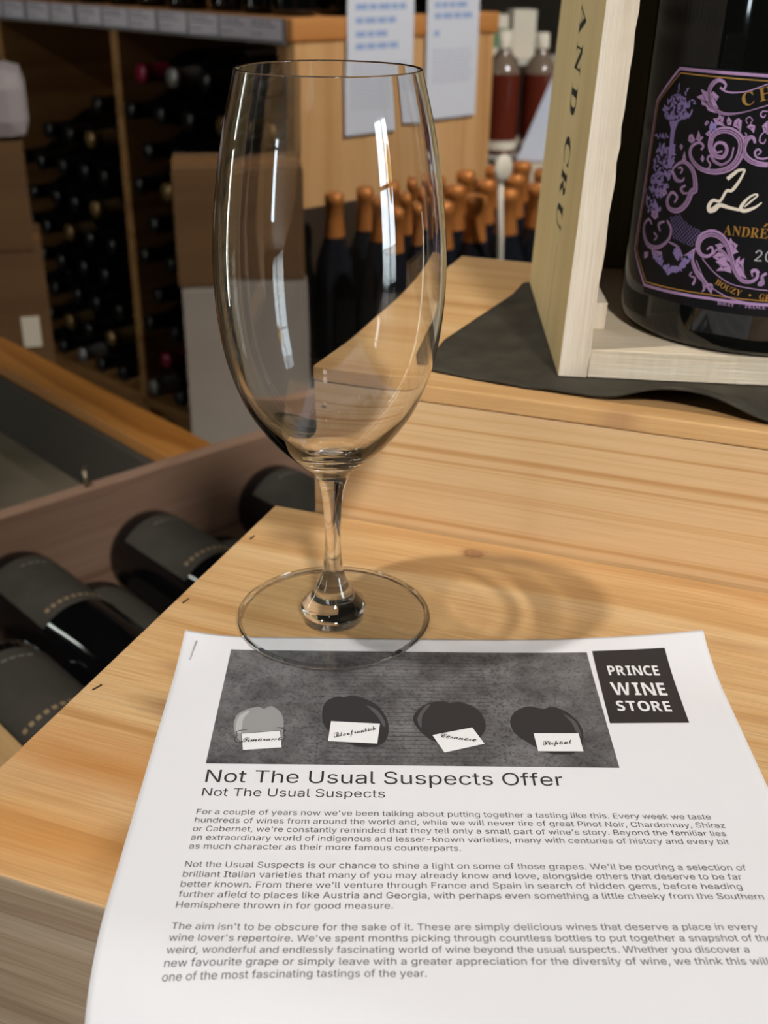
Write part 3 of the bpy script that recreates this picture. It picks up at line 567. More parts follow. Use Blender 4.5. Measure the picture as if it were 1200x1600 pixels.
LABEL_DATA = '{"border":[[-62.1,128.8],[-76.3,114.4],[-77.3,75.3],[-78.6,49.5],[-65.7,35.8]],"bordertop":[[-62.1,128.8],[-40.2,129.2],[-22.0,129.1]],"borderbot":[[-65.7,35.8],[-42.4,37.3],[-20.2,37.9],[-5.5,37.7]],"goldtop":[[-61.4,127.2],[-39.9,127.3],[-21.6,127.3]],"goldbot":[[-64.7,37.7],[-42.7,39.1],[-22.0,39.4]],"strokes":[[[[-39.0,122.5],[-38.0,124.3],[-39.6,125.8],[-42.1,125.9],[-44.3,123.9],[-44.9,121.1],[-43.7,117.7],[-41.4,114.9],[-37.9,113.7],[-34.1,113.7],[-28.3,115.1],[-20.0,118.3]],[14,36,30,20,8,7]],[[[-40.4,123.4],[-38.0,122.2],[-34.6,121.9],[-29.6,122.7],[-25.5,124.3],[-21.4,126.2]],[16,9,8]],[[[-35.0,99.0],[-37.4,98.3],[-38.8,99.9],[-37.5,102.0],[-34.6,101.9],[-33.2,99.4],[-34.6,96.6],[-38.4,97.2],[-40.5,99.9],[-40.4,104.2],[-37.4,106.9],[-32.9,107.3],[-28.8,105.1],[-27.3,101.4],[-28.0,96.4],[-30.8,92.7],[-36.2,90.5],[-42.4,90.6],[-46.9,92.7],[-49.6,96.0],[-49.1,99.3],[-45.9,101.1],[-43.7,100.0],[-44.6,98.3]],[12,24,34,46,52,54,44,34,26,16]],[[[-40.8,90.6],[-39.2,92.8],[-41.0,95.1],[-39.8,96.6],[-37.8,94.6],[-34.3,93.7],[-31.1,96.3],[-30.6,101.0]],[8,14,22,20,14,10]],[[[-22.4,103.4],[-23.2,105.3],[-24.8,105.5],[-26.2,103.3],[-26.3,99.7],[-23.7,96.9],[-19.5,95.6],[-15.9,95.5]],[18,34,40,40,34]],[[[-20.5,99.0],[-19.4,100.4],[-20.7,101.2],[-21.8,100.2],[-21.0,98.2],[-18.5,97.6],[-16.4,98.2]],[8,14,16,14]],[[[-27.9,105.1],[-26.2,105.9],[-26.9,107.2]],[12,8]],[[[-26.6,110.7],[-27.5,112.1],[-26.4,113.3],[-24.9,112.3],[-25.5,111.0]],[6,7,6]],[[[-19.6,116.0],[-21.7,115.8],[-22.1,114.3],[-20.7,113.6],[-20.2,114.7]],[9,11,8]],[[[-18.5,105.3],[-18.9,103.7],[-20.6,104.2],[-20.6,106.8],[-18.7,108.7]],[8,11,8]],[[[-58.8,85.3],[-56.9,89.6],[-52.4,92.3],[-47.9,90.5],[-45.4,86.5],[-44.4,81.5],[-45.9,81.2],[-47.6,75.8],[-51.3,72.1],[-56.3,72.0],[-58.4,75.1],[-56.3,78.9],[-53.0,77.6],[-54.1,74.9]],[10,22,34,40,46,44,34,24,14]],[[[-57.9,87.8],[-54.9,84.5],[-51.5,84.6],[-50.8,86.1]],[22,34,22,12]],[[[-54.9,89.2],[-53.4,89.9],[-52.3,88.9],[-53.2,87.4]],[10,16,12]],[[[-47.8,80.2],[-49.8,79.6],[-51.6,81.3],[-49.5,83.0]],[10,24,16]],[[[-56.7,66.8],[-53.7,63.3],[-54.6,58.5],[-59.7,54.4],[-66.3,53.7],[-71.1,57.1],[-72.4,61.6],[-69.1,64.8],[-66.3,63.1]],[14,20,26,34,40,38,24,14]],[[[-60.0,61.3],[-61.6,64.1],[-58.3,66.0]],[12,26,14]],[[[-63.4,56.6],[-61.6,58.6],[-64.0,59.9]],[10,20,14]],[[[-34.8,58.1],[-32.9,59.7],[-32.1,57.3],[-33.9,55.5],[-37.0,55.7],[-39.1,58.9],[-37.9,63.1],[-34.0,65.4],[-29.7,64.5],[-26.1,61.0],[-23.7,55.8],[-21.5,51.1],[-17.9,47.3],[-14.0,47.3],[-12.0,49.5],[-12.9,52.1],[-14.7,51.1]],[12,22,34,52,58,46,36,34,30,26,14]],[[[-31.7,56.6],[-30.3,58.9],[-27.1,57.8],[-24.5,54.7]],[10,26,12]],[[[-40.4,57.2],[-40.5,52.6],[-37.7,47.9],[-34.2,44.9],[-31.6,42.3],[-29.6,39.8]],[12,22,34,40,28,10]],[[[-34.2,44.9],[-33.1,41.5],[-33.9,39.8]],[20,26,8]],[[[-31.8,43.3],[-30.3,43.6],[-29.7,40.6]],[14,24,8]],[[[-36.3,54.3],[-30.2,49.2],[-22.5,45.4],[-13.5,44.3],[-6.6,44.1]],[8,7,7]],[[[-38.8,52.9],[-33.8,45.5],[-27.8,41.4],[-20.4,38.9],[-12.4,38.1],[-5.6,38.3]],[7,8,8]],[[[-53.8,57.9],[-49.0,56.8],[-46.3,54.0],[-45.6,51.6]],[12,22,10]],[[[-44.7,53.8],[-42.6,55.2],[-40.0,57.8]],[8,14,10]],[[[-39.9,47.5],[-40.7,45.8],[-38.0,45.0],[-38.6,42.0]],[10,14,20]],[[[-10.2,47.8],[-10.9,46.2],[-9.1,46.8],[-10.1,49.8],[-8.4,51.4]],[16,24,20]],[[[-13.9,49.4],[-14.8,51.9],[-13.0,52.5],[-11.5,51.2]],[8,14,16]]],"leaves":[[[-50.7,118.7],[-47.9,120.1],[-49.1,122.0],[-45.6,121.0],[-43.3,117.3],[-40.5,114.5],[-40.9,113.4],[-44.3,114.1],[-45.4,115.6],[-47.7,116.0],[-47.9,117.5]],[[-44.0,120.7],[-43.1,121.7],[-40.2,119.8],[-41.2,117.7],[-39.4,115.0],[-42.3,116.5]],[[-41.2,111.2],[-39.2,111.6],[-38.8,113.4],[-37.6,112.2],[-36.6,112.5],[-36.8,110.1],[-35.5,108.7],[-38.5,109.0],[-39.9,109.5]],[[-35.3,111.1],[-34.8,112.7],[-33.1,111.1],[-33.3,109.4],[-34.7,109.4]],[[-32.3,109.2],[-32.0,111.5],[-30.6,112.5],[-29.1,111.7],[-28.7,107.0],[-30.3,108.6]],[[-51.7,101.2],[-51.5,103.5],[-49.9,104.1],[-48.0,101.7],[-49.7,100.3]],[[-47.8,102.1],[-47.1,106.0],[-45.9,103.7],[-44.2,103.5],[-45.7,101.5]],[[-43.7,104.9],[-41.7,106.9],[-41.3,104.7],[-42.5,104.1]],[[-44.9,108.8],[-43.9,110.2],[-42.7,109.7],[-44.0,108.0]],[[-26.8,109.3],[-25.5,110.8],[-23.4,110.1],[-23.5,107.2],[-25.1,108.6]],[[-20.8,110.3],[-19.0,112.6],[-18.0,107.1],[-20.0,108.6]],[[-44.2,94.7],[-43.5,96.6],[-42.4,95.1],[-42.9,93.5]],[[-26.2,63.0],[-25.5,64.6],[-24.5,63.2],[-22.1,62.0],[-22.8,60.4],[-21.4,59.1],[-23.6,57.8]],[[-22.0,55.5],[-20.6,57.5],[-20.2,55.3],[-18.6,57.0],[-18.5,53.9],[-17.5,50.5],[-16.1,48.2],[-19.2,49.3],[-21.4,52.1]],[[-31.6,60.7],[-29.3,61.8],[-27.6,60.8],[-29.3,59.0]],[[-31.8,55.6],[-29.6,58.0],[-25.9,57.0],[-25.5,54.5],[-29.5,54.4]],[[-30.2,53.8],[-26.7,55.4],[-23.7,52.8],[-22.7,49.9],[-25.8,50.4],[-29.3,49.9],[-27.6,52.0]],[[-68.4,47.0],[-69.2,50.1],[-66.0,50.8],[-66.0,48.7]],[[-64.2,52.3],[-57.1,52.8],[-56.8,51.5],[-61.8,49.4]],[[-67.7,66.7],[-67.7,68.8],[-64.0,70.0],[-62.5,67.2],[-64.7,65.5]],[[-63.4,78.3],[-60.7,80.3],[-59.0,78.0],[-61.3,76.1]],[[-55.8,98.3],[-55.0,99.4],[-53.9,98.6],[-54.5,96.7]],[[-53.4,92.7],[-52.7,96.9],[-51.0,93.0]]],"vase":[[-64.4,107.5],[-58.3,108.5],[-59.6,104.7],[-59.7,101.0],[-59.6,96.4],[-59.6,89.9],[-61.5,89.6],[-61.7,97.0],[-62.3,101.6],[-62.4,104.3]],"hatch":[[-55.9,68.5],[-50.3,70.6],[-45.4,67.4],[-37.8,65.7],[-39.9,62.3],[-41.4,58.0],[-46.2,58.6],[-52.2,60.0]],"blobs":[[-54.6,114.6,0.988121852853852],[-53.9,111.7,0.6882432921886363],[-59.2,114.8,0.9358176370938283],[-69.2,113.0,0.7385767619196031],[-67.2,110.2,0.9920764999655607],[-65.5,108.7,0.9645131938827097],[-56.3,109.9,0.8524323727823713],[-53.9,114.9,0.5666978777258466],[-66.6,112.0,0.7501130946743729],[-55.3,114.1,0.611885573389108],[-67.7,112.5,0.9695535267120043],[-64.4,113.5,0.9648873476540334],[-67.8,111.7,0.738019455237701],[-57.6,109.3,0.8853152415458718],[-57.2,110.2,0.6809075299509546],[-57.6,111.2,0.9812537056631891],[-56.4,115.2,0.869736621567522],[-52.1,112.6,0.7685854256070511],[-58.5,115.2,0.6880619065895339],[-64.3,108.5,0.7147299414613668],[-69.6,111.7,0.951597794175369],[-63.6,110.8,0.9035239680675191],[-55.4,111.5,0.9382169085916375],[-56.6,114.3,0.5393600752553274],[-59.1,116.5,0.6187524088119186],[-62.3,112.6,0.8500436602614068],[-68.1,112.5,0.5440846865047895],[-63.9,114.7,0.749654282996804],[-62.9,109.2,0.7841304675360035],[-61.8,113.4,0.6125708005056167],[-55.0,112.1,0.7405042468878407],[-54.2,111.0,0.743678378146519],[-67.4,112.0,0.9674391980520598],[-62.4,113.3,0.5732346135923723],[-62.3,115.1,0.8776436127509228],[-65.8,112.3,0.8697243462140898],[-57.5,110.8,0.6459704111720895],[-67.3,109.7,0.9062698149890898],[-57.7,116.5,0.5041069101682221],[-60.6,109.5,0.9492273751001137],[-63.8,109.7,0.924272419063993],[-63.5,109.0,0.7975136071623501],[-67.6,112.5,0.7424274839755503],[-53.4,110.7,0.9848663658301438],[-57.9,115.5,0.8169573639799468],[-59.9,114.0,0.8947226732471685],[-52.6,111.4,0.6207307433866633],[-56.1,113.8,0.767692432418331],[-56.7,117.3,0.8528485522913276],[-57.7,115.6,0.8753583991238771],[-66.1,109.1,0.8867515164121127],[-65.3,109.3,0.5332557985102333],[-54.1,115.3,0.6635996482612623],[-65.7,115.5,0.8141575219670996],[-56.2,115.2,0.660005333768289],[-62.8,110.7,0.7395356972269258],[-60.5,117.2,0.816375608867538],[-59.0,117.5,0.8298533422655949],[-53.9,111.6,0.5099113218959663],[-65.0,116.5,0.7442958003809133],[-58.9,113.2,0.9825704055432901],[-55.3,109.6,0.6491453804175957],[-62.3,111.5,0.5187162069181044],[-60.7,116.8,0.5617525488558957],[-63.6,114.1,0.9483502945735999],[-55.1,110.7,0.9448951697404517],[-67.8,112.8,0.9051883526066975],[-63.1,116.6,0.6119234563393208],[-55.3,115.2,0.9577772752112741],[-63.3,116.3,0.9754878558554011],[-53.3,110.9,0.6461815856351136],[-58.6,115.0,0.7343041998168229],[-54.4,110.2,0.6463106707306978],[-68.3,111.1,0.6856798586386604],[-55.9,115.5,0.9716442633631558],[-59.8,117.5,0.8563087806716153],[-61.7,109.4,0.9702076222763245],[-56.4,114.3,0.6279965071058684],[-59.2,109.2,0.5972267551072687],[-61.9,115.2,0.9189108304313911],[-58.7,108.4,0.6657008844562005],[-56.5,112.8,0.9080770473365679],[-57.4,111.1,0.99768467452648],[-66.1,110.2,0.7723784861527778],[-68.8,110.9,0.518242966849044],[-64.0,110.2,0.8423785971727216],[-60.0,113.1,0.5489351272055609],[-59.0,110.2,0.8838655119632322],[-61.3,117.2,0.7008828399946423],[-62.7,111.6,0.9474936505056897],[-54.0,116.2,0.8668546803830544],[-55.7,115.7,0.9196780374281033],[-62.7,108.8,0.8793453874901374],[-67.1,115.0,0.8380900613222872],[-59.7,111.8,0.6629185253511015],[-61.2,118.5,0.6],[-61.7,117.6,0.6],[-59.7,118.2,0.6],[-61.1,119.9,0.6],[-61.1,121.2,0.6],[-61.2,122.3,0.6],[-58.3,117.9,0.6],[-56.7,119.4,0.6],[-56.1,120.6,0.6],[-55.8,121.4,0.6],[-62.9,118.1,0.6],[-64.2,117.3,0.6],[-57.6,117.6,0.6],[-52.5,117.2,0.6],[-51.4,116.5,0.6],[-50.8,116.1,0.6],[-59.1,94.6,0.8198802147779742],[-59.3,84.3,0.9743765720253696],[-63.9,80.9,0.9553471099599917],[-65.6,78.8,0.9206190518466],[-68.4,78.3,0.5432361365832301],[-59.5,89.1,0.8134315265007837],[-58.2,94.6,0.782808160561176],[-70.3,88.2,0.7582156650813698],[-65.7,78.3,0.9666004118811884],[-72.1,78.2,0.9152768896067196],[-63.8,94.9,1.0120236593848095],[-61.4,91.2,0.6715337779623345],[-61.5,86.5,0.8241534386952817],[-61.1,91.9,0.5827751190177461],[-60.6,91.8,0.8006166538618686],[-61.7,96.2,1.0492245015340078],[-58.9,95.1,0.5026648426135052],[-63.4,79.2,0.654865983410516],[-64.8,94.4,0.7592313058451974],[-64.1,87.9,0.5520667554291769],[-69.0,92.1,0.9919001569042231],[-61.8,95.1,0.5530341602142083],[-65.3,84.8,0.8017572258557351],[-67.2,82.6,0.9174430611932853],[-61.7,80.3,0.8596465708521772],[-59.6,85.0,0.5150828051332492],[-65.3,78.1,1.0364208210335577],[-66.7,96.1,0.8346810161530368],[-59.0,87.5,0.6894464921578327],[-62.3,93.3,0.5976286314538035],[-68.5,79.1,0.5020723676532711],[-68.2,84.8,1.0486922972081638],[-63.9,95.7,0.8601484954629464],[-70.6,87.0,0.8115993021934882],[-70.3,94.2,1.0439459813258494],[-70.1,91.7,0.5074456564313958],[-60.2,81.5,0.9466424562159722],[-67.7,81.7,0.8497019791121005],[-68.0,82.7,0.9387544419362492],[-64.3,82.1,0.8862651448277831],[-65.4,96.9,0.6931916360649013],[-59.0,91.5,1.0648593939729396],[-62.8,96.7,0.6188515845173945],[-58.6,85.9,0.5860237475872868],[-66.3,89.9,0.9257808159503018],[-71.3,80.6,0.6243068235837943],[-58.6,91.3,0.9572098214272527],[-58.7,86.4,0.7373790810710411],[-68.1,81.4,0.6563809934296081],[-60.7,80.4,0.8746721450338824],[-66.4,94.2,1.0551701658266563],[-70.8,87.8,0.6400055682498051],[-59.9,86.9,0.7734365074603038],[-60.4,93.4,0.6863485128930633],[-63.1,92.6,0.8098140137416036],[-65.3,80.7,0.8874310476216586],[-62.0,89.1,1.040587949444397],[-59.1,96.5,1.0413364000012408],[-71.3,89.6,0.7754181645453272],[-68.7,83.8,0.6096637830693399],[-59.3,91.4,0.8597265023853682],[-63.4,84.2,0.9052082391939833],[-64.3,89.2,0.5642104335279223],[-69.6,77.3,0.9904986267952003],[-61.3,85.8,0.8178603637068429],[-66.5,86.6,0.546835198049673],[-63.0,85.7,0.6984705454851294],[-59.4,80.6,0.7199233579848401],[-68.2,88.1,0.9325302847409056],[-66.4,93.6,1.0742683341271735],[-59.1,95.4,0.8359069517655626],[-60.2,94.4,0.8504985773657296],[-66.3,82.2,0.6872893257720318],[-69.0,94.8,0.8102113817892952],[-70.5,89.0,0.6134051310940044],[-70.7,87.2,0.5056248379610032],[-70.3,83.7,0.7491994770781603],[-70.7,78.3,0.7353282555068473],[-60.4,94.4,0.8099324370866998],[-60.7,96.5,1.0531397879678612],[-68.5,81.6,1.0932936234489818],[-66.1,84.2,0.5534672680592868],[-70.3,86.4,0.5782942144066191],[-61.3,85.5,0.8701724027300737],[-60.1,89.6,1.0145900402372408],[-60.9,97.4,0.9848405767867859],[-65.4,85.7,0.9645832839770546],[-58.9,97.8,0.8219605542086506],[-62.3,86.6,0.7810349696997361],[-67.5,91.4,0.599194246339565],[-59.5,98.0,1.0835549643489173],[-67.2,83.8,0.7405534351999239],[-64.9,81.8,0.7349199821008917],[-67.7,81.9,0.5648844115513469],[-59.5,90.7,1.0972682433743675],[-60.5,93.9,0.5628194938818181],[-69.8,83.9,0.6302104306148588],[-70.2,81.4,0.8098215979125049],[-58.2,92.0,0.9589304497480562],[-58.2,93.1,0.8814733597395991],[-66.8,94.2,0.9865333557559577],[-71.6,77.7,0.8432613259457697],[-61.4,94.2,0.5026203247402752],[-64.1,83.3,0.8817870788601556],[-62.1,88.7,1.0002833094437678],[-66.0,95.9,0.6193225917250138],[-62.9,89.0,0.7434773373996735],[-71.8,81.1,0.5973908672648227],[-69.6,94.2,0.8622950019670805],[-66.4,84.0,0.9233290276057837],[-63.0,90.8,0.5241110870681633],[-70.4,90.0,0.9525732388852053],[-60.0,85.5,1.0274660264339026],[-69.4,86.2,0.6810662151035366],[-62.1,85.6,0.9225222057225331],[-69.1,95.0,0.9346501590952849],[-63.7,96.1,0.7628005103682094],[-70.6,80.6,0.9444064201838929],[-61.9,91.5,0.597714875840343],[-61.3,86.1,0.9152091905981106],[-63.1,82.9,0.8101654789660865],[-69.9,83.7,0.9003528545891487],[-64.3,94.8,0.7782615521156389],[-67.7,94.9,0.9345473671189793],[-64.7,85.2,0.9097788666679603],[-64.5,90.1,0.7528759439992538],[-70.9,81.8,0.9880939485486333],[-66.1,97.1,1.0835716765268624],[-65.9,93.0,0.6002812832052677],[-69.2,80.4,0.7353283729789598],[-68.1,90.4,0.832889638945576],[-58.8,91.5,0.7748790007442139],[-71.4,82.5,1.0028496236622788],[-67.1,85.7,0.8312878442761849],[-68.5,96.8,0.9256304338343868],[-59.4,89.4,0.9262920601623403],[-60.3,80.0,0.5721378519944902],[-62.2,81.5,0.610292407684543],[-66.5,94.5,0.9851367025873573],[-63.7,90.2,0.8007498083559146],[-65.3,85.2,0.540955524189143],[-63.8,79.0,0.5219126988280819],[-58.6,94.7,1.0752250287214458],[-66.2,87.4,0.7629243436321775],[-64.1,91.2,0.873125048788472],[-58.3,95.8,0.6285315605499032],[-62.3,96.2,0.7155838664055417],[-69.0,82.2,0.8313318866670251],[-59.8,95.7,0.6443366959868788],[-68.6,78.1,0.8536175106678708],[-67.7,69.3,0.8548679530245823],[-66.2,70.5,0.6699959471467385],[-67.2,70.6,0.791400207344535],[-72.8,73.4,1.178357358927379],[-64.1,76.4,0.7439655453779569],[-75.4,75.7,0.699554739524932],[-66.7,73.1,1.0851380886012612],[-70.3,68.4,1.1521852440554565],[-65.7,71.7,1.2695307646935614],[-69.2,71.3,0.9034298456315071],[-67.9,68.8,0.7095014315450342],[-67.3,71.5,1.0595677325291384],[-68.6,71.5,0.7759148744993285],[-68.1,75.4,0.719513847364143],[-71.0,70.0,0.6871367882097129],[-63.6,78.5,1.284934476234894],[-65.9,76.0,1.221966930189054],[-73.1,73.7,1.1199678139067553],[-66.3,78.4,0.6499981551578462],[-62.1,70.9,0.8309821486805429],[-65.7,80.7,0.8070306740363894],[-64.3,81.5,1.02283357648878],[-64.7,71.8,1.259852219759924],[-73.0,71.4,1.0731188923603243],[-69.1,78.5,1.2029171804877836],[-69.4,72.9,0.8404179144215693],[-67.4,69.1,0.7565956195858323],[-65.9,81.8,1.2768637751493224],[-67.3,77.8,1.1656840280733556],[-64.1,69.9,1.1002188771067485],[-65.6,77.5,1.1822821309510125],[-65.3,76.1,0.7855167547089117],[-63.2,76.7,1.1742665135156383],[-74.7,76.8,0.7498068953330274],[-65.9,77.4,1.1736427409629608],[-70.8,77.4,0.8405004996629923],[-71.2,73.8,0.9711984589629362],[-64.3,78.2,0.7024272497715318],[-62.8,70.3,0.9958318471619279],[-73.8,74.3,0.7455443588776889],[-40.8,107.9,0.75],[-41.6,107.5,0.75],[-40.5,108.4,0.75],[-41.4,107.3,0.75],[-39.7,106.3,0.75],[-40.3,108.6,0.75],[-41.5,109.1,0.75],[-41.4,106.6,0.75],[-41.7,107.7,0.75],[-41.2,107.2,0.75],[-39.6,107.6,0.75],[-40.1,109.2,0.75],[-41.8,108.9,0.75],[-41.3,109.1,0.75],[-39.5,106.7,0.75],[-39.8,108.5,0.75],[-62.2,50.8,0.9409753965261842],[-61.3,50.6,1.1986859234869212],[-61.2,49.7,1.435604559992269],[-60.0,49.5,1.2482187480176574],[-58.3,49.7,1.0552155640463896],[-57.6,47.6,0.9321861424155968],[-57.5,49.3,1.4025302359315888],[-56.1,48.8,0.9570350983975979],[-56.3,47.6,0.9262664345717881],[-54.4,47.0,0.8429751900917384],[-53.8,46.1,1.2498419984701306],[-54.0,46.8,1.5613035748789668],[-53.1,45.7,1.0410397379560261],[-52.3,47.7,1.1517201844037623],[-50.8,45.6,1.5555416880285777],[-51.0,45.8,1.4086654499845284],[-50.5,46.6,1.2491934598559817],[-49.8,46.4,1.514439053302861],[-47.9,46.2,0.8130334292258162],[-48.8,47.8,0.9088920214885808],[-47.7,47.5,1.3171512835181796],[-47.0,47.3,1.4679531839948474],[-45.6,47.5,0.8024372240352977],[-45.4,49.4,1.4947313229279575],[-45.1,50.1,1.5424497183210673],[-45.3,48.8,1.3881520709397317],[-44.6,51.6,1.264049261487407],[-44.0,50.0,1.1812672022200617],[-44.0,51.6,1.1006887537617482],[-42.6,51.5,0.9399456339493767],[-42.2,54.1,1.3264977067115287],[-42.1,54.6,0.9872427978539586],[-41.0,53.7,1.0861163209397464],[-41.6,54.0,0.9844438938370855],[-48.9,53.6,1.0],[-48.3,51.9,1.0],[-49.7,54.6,1.0],[-46.8,53.5,1.0],[-47.9,54.0,1.0],[-47.8,52.3,1.0],[-49.6,53.4,1.0],[-49.3,53.1,1.0],[-49.2,54.1,1.0],[-49.1,54.1,1.0],[-48.2,55.2,1.0],[-49.4,55.4,1.0],[-69.3,100.9,0.8],[-67.5,101.1,0.8],[-63.9,101.0,0.8],[-70.7,99.8,0.8],[-65.3,101.5,0.8],[-66.6,100.5,0.8],[-73.4,100.4,0.8],[-71.2,100.1,0.8],[-67.5,101.2,0.8],[-72.1,100.6,0.8]],"le1":[[[-31.0,88.2],[-29.9,89.4],[-28.6,90.7],[-27.2,92.1],[-24.8,92.7],[-24.8,91.4],[-26.2,87.6],[-28.4,83.9],[-30.5,83.4],[-32.5,79.1],[-35.5,78.9],[-37.0,76.5],[-36.4,74.6],[-34.4,75.4],[-32.4,77.3],[-27.8,76.8],[-23.9,76.4]],[30,26,16,20,26,22,20,24,30,44,30,24,22]],"le2":[[[-22.2,77.9],[-19.8,80.6],[-17.8,82.9],[-18.7,83.4],[-21.0,81.9],[-23.1,78.8],[-23.4,76.8],[-21.5,76.4],[-18.0,78.1],[-15.6,80.4]],[10,14,12,14,18,26,30,26,18,8]],"andre":[[-28.9,65.5],[-10.8,65.9]],"andreh":[[-28.1,69.6],[-27.6,65.5]],"yr":[[-14.8,56.1],[-10.5,56.3]],"bouzy":[[-28.8,44.2],[-23.4,42.2],[-17.7,40.7],[-12.8,40.4],[-5.9,39.9]],"ch":[[-29.3,117.1],[-25.3,118.5],[-20.4,120.3]],"fine":[[-64.4,34.2],[-42.1,35.5],[-23.8,35.5],[-14.9,35.7],[-5.1,35.9]]}'
m_lab = mat('black label paper', srgb(14, 14, 17), 0.45, spec=.3)
m_pur = mat('purple label print', srgb(166, 134, 176), 0.5, spec=.25)
m_vio = mat('violet label print', srgb(138, 122, 178), 0.5, spec=.25)
m_gold = mat('gold foil print', srgb(214, 164, 84), 0.35, .7)
m_silver = mat('silver print', srgb(190, 190, 196), 0.4, .4)
m_cream = mat('cream script print', srgb(222, 214, 200), 0.5)
LD = json.loads(LABEL_DATA)
ZB = -(CT + .0003) * 1000                     # label data are heights above the crate's base
def cyl(a, z, off):
    """point on the label: a = mm round the bottle from its front, z = mm"""
    th = a / (BR * 1000); r = BR + off
    return (r * math.sin(th), -r * math.cos(th), (z + ZB) / 1000)
# label sheet
EL = [(35.8, 65.7), (49.5, 78.4), (114.4, 76.6), (129.0, 62.2)]
lb = MB(); rows = []
NZ, NA = 40, 72
for j in range(NZ + 1):
    z = 32.4 + (130.4 - 32.4) * j / NZ
    ex = interp(z, [(32.4, 65.7)] + EL + [(130.4, 62.2)])
    rows.append([lb.bm.verts.new(cyl(-ex + 2 * ex * i / NA, z, .00008)) for i in range(NA + 1)])
for a, b in zip(rows, rows[1:]):
    for i in range(NA):
        f = lb.bm.faces.new((a[i], a[i + 1], b[i + 1], b[i])); f.smooth = True
label = lb.build('label', m_lab, bt, recalc=False); label['label'] = 'black paper label with purple scrollwork'
def resample(pts, step=1.2, smooth=True):
    if not smooth or len(pts) < 3:
        out = []
        for p, q in zip(pts, pts[1:]):
            n = max(1, int(math.dist(p, q) / step))
            out += [((p[0] + (q[0] - p[0]) * k / n), (p[1] + (q[1] - p[1]) * k / n)) for k in range(n)]
        return out + [tuple(pts[-1])]
    out = []
    P = [pts[0]] + list(pts) + [pts[-1]]
    for i in range(1, len(P) - 2):
        p0, p1, p2, p3 = P[i - 1], P[i], P[i + 1], P[i + 2]
        n = max(3, int(math.dist(p1, p2) / step * 1.6))
        for k in range(n):
            t = k / n
            out.append(tuple(.5 * (2 * p1[c] + (p2[c] - p0[c]) * t + (2 * p0[c] - 5 * p1[c] + 4 * p2[c] - p3[c]) * t * t + (3 * p1[c] - p0[c] - 3 * p2[c] + p3[c]) * t ** 3) for c in (0, 1)))
    return out + [tuple(pts[-1])]
def ribbon(mb, pts, ws, off, fn, smooth=True, step=1.2, mirror=False):
    q = resample([tuple(p) for p in pts], step, smooth); n = len(q); vs = []
    for i, p in enumerate(q):
        a = q[max(i - 1, 0)]; b = q[min(i + 1, n - 1)]; dx, dy = b[0] - a[0], b[1] - a[1]; d = math.hypot(dx, dy) or 1
        t = i / max(n - 1, 1) * (len(ws) - 1); k = min(int(t), len(ws) - 2) if len(ws) > 1 else 0
        wd = (ws[k] + (ws[k + 1] - ws[k]) * (t - k)) / 2 if len(ws) > 1 else ws[0] / 2
        nx, ny = -dy / d * wd, dx / d * wd; s = -1 if mirror else 1
        vs.append((mb.bm.verts.new(fn(s * (p[0] + nx), p[1] + ny, off)), mb.bm.verts.new(fn(s * (p[0] - nx), p[1] - ny, off))))
    for (a, b), (c, d) in zip(vs, vs[1:]):
        f = mb.bm.faces.new((a, b, d, c)); f.material_index = mb.mi
def flat(mb, pts, off, fn, mirror=False):
    s = -1 if mirror else 1
    mb.poly([fn(s * p[0], p[1], off) for p in pts])
bd = MB(); gl = MB(); gtxt = MB()
full = LD['border']; frame = [(-62.1, 128.8)] + [tuple(p) for p in full[1:]]
loop = [(0, 129.2), (-30, 129.2)] + frame + [(-30, 37.6), (0, 37.8)]
for mir in (False, True):
    ribbon(bd, loop, [1.25], .00022, cyl, False, 1.5, mir)
    inner = [(0, 127.3), (-30, 127.3), (-61.4, 127.1), (-74.8, 113.8), (-76.6, 50.2), (-64.7, 37.5), (-30, 39.3), (0, 39.5)]
    ribbon(gl, inner, [.5], .00022, cyl, False, 1.5, mir)
bd.build('border', m_pur, label, recalc=False); gl.build('gold_rule', m_gold, label, recalc=False)
orn = MB(); eng = MB(); lat = MB(); U = .054
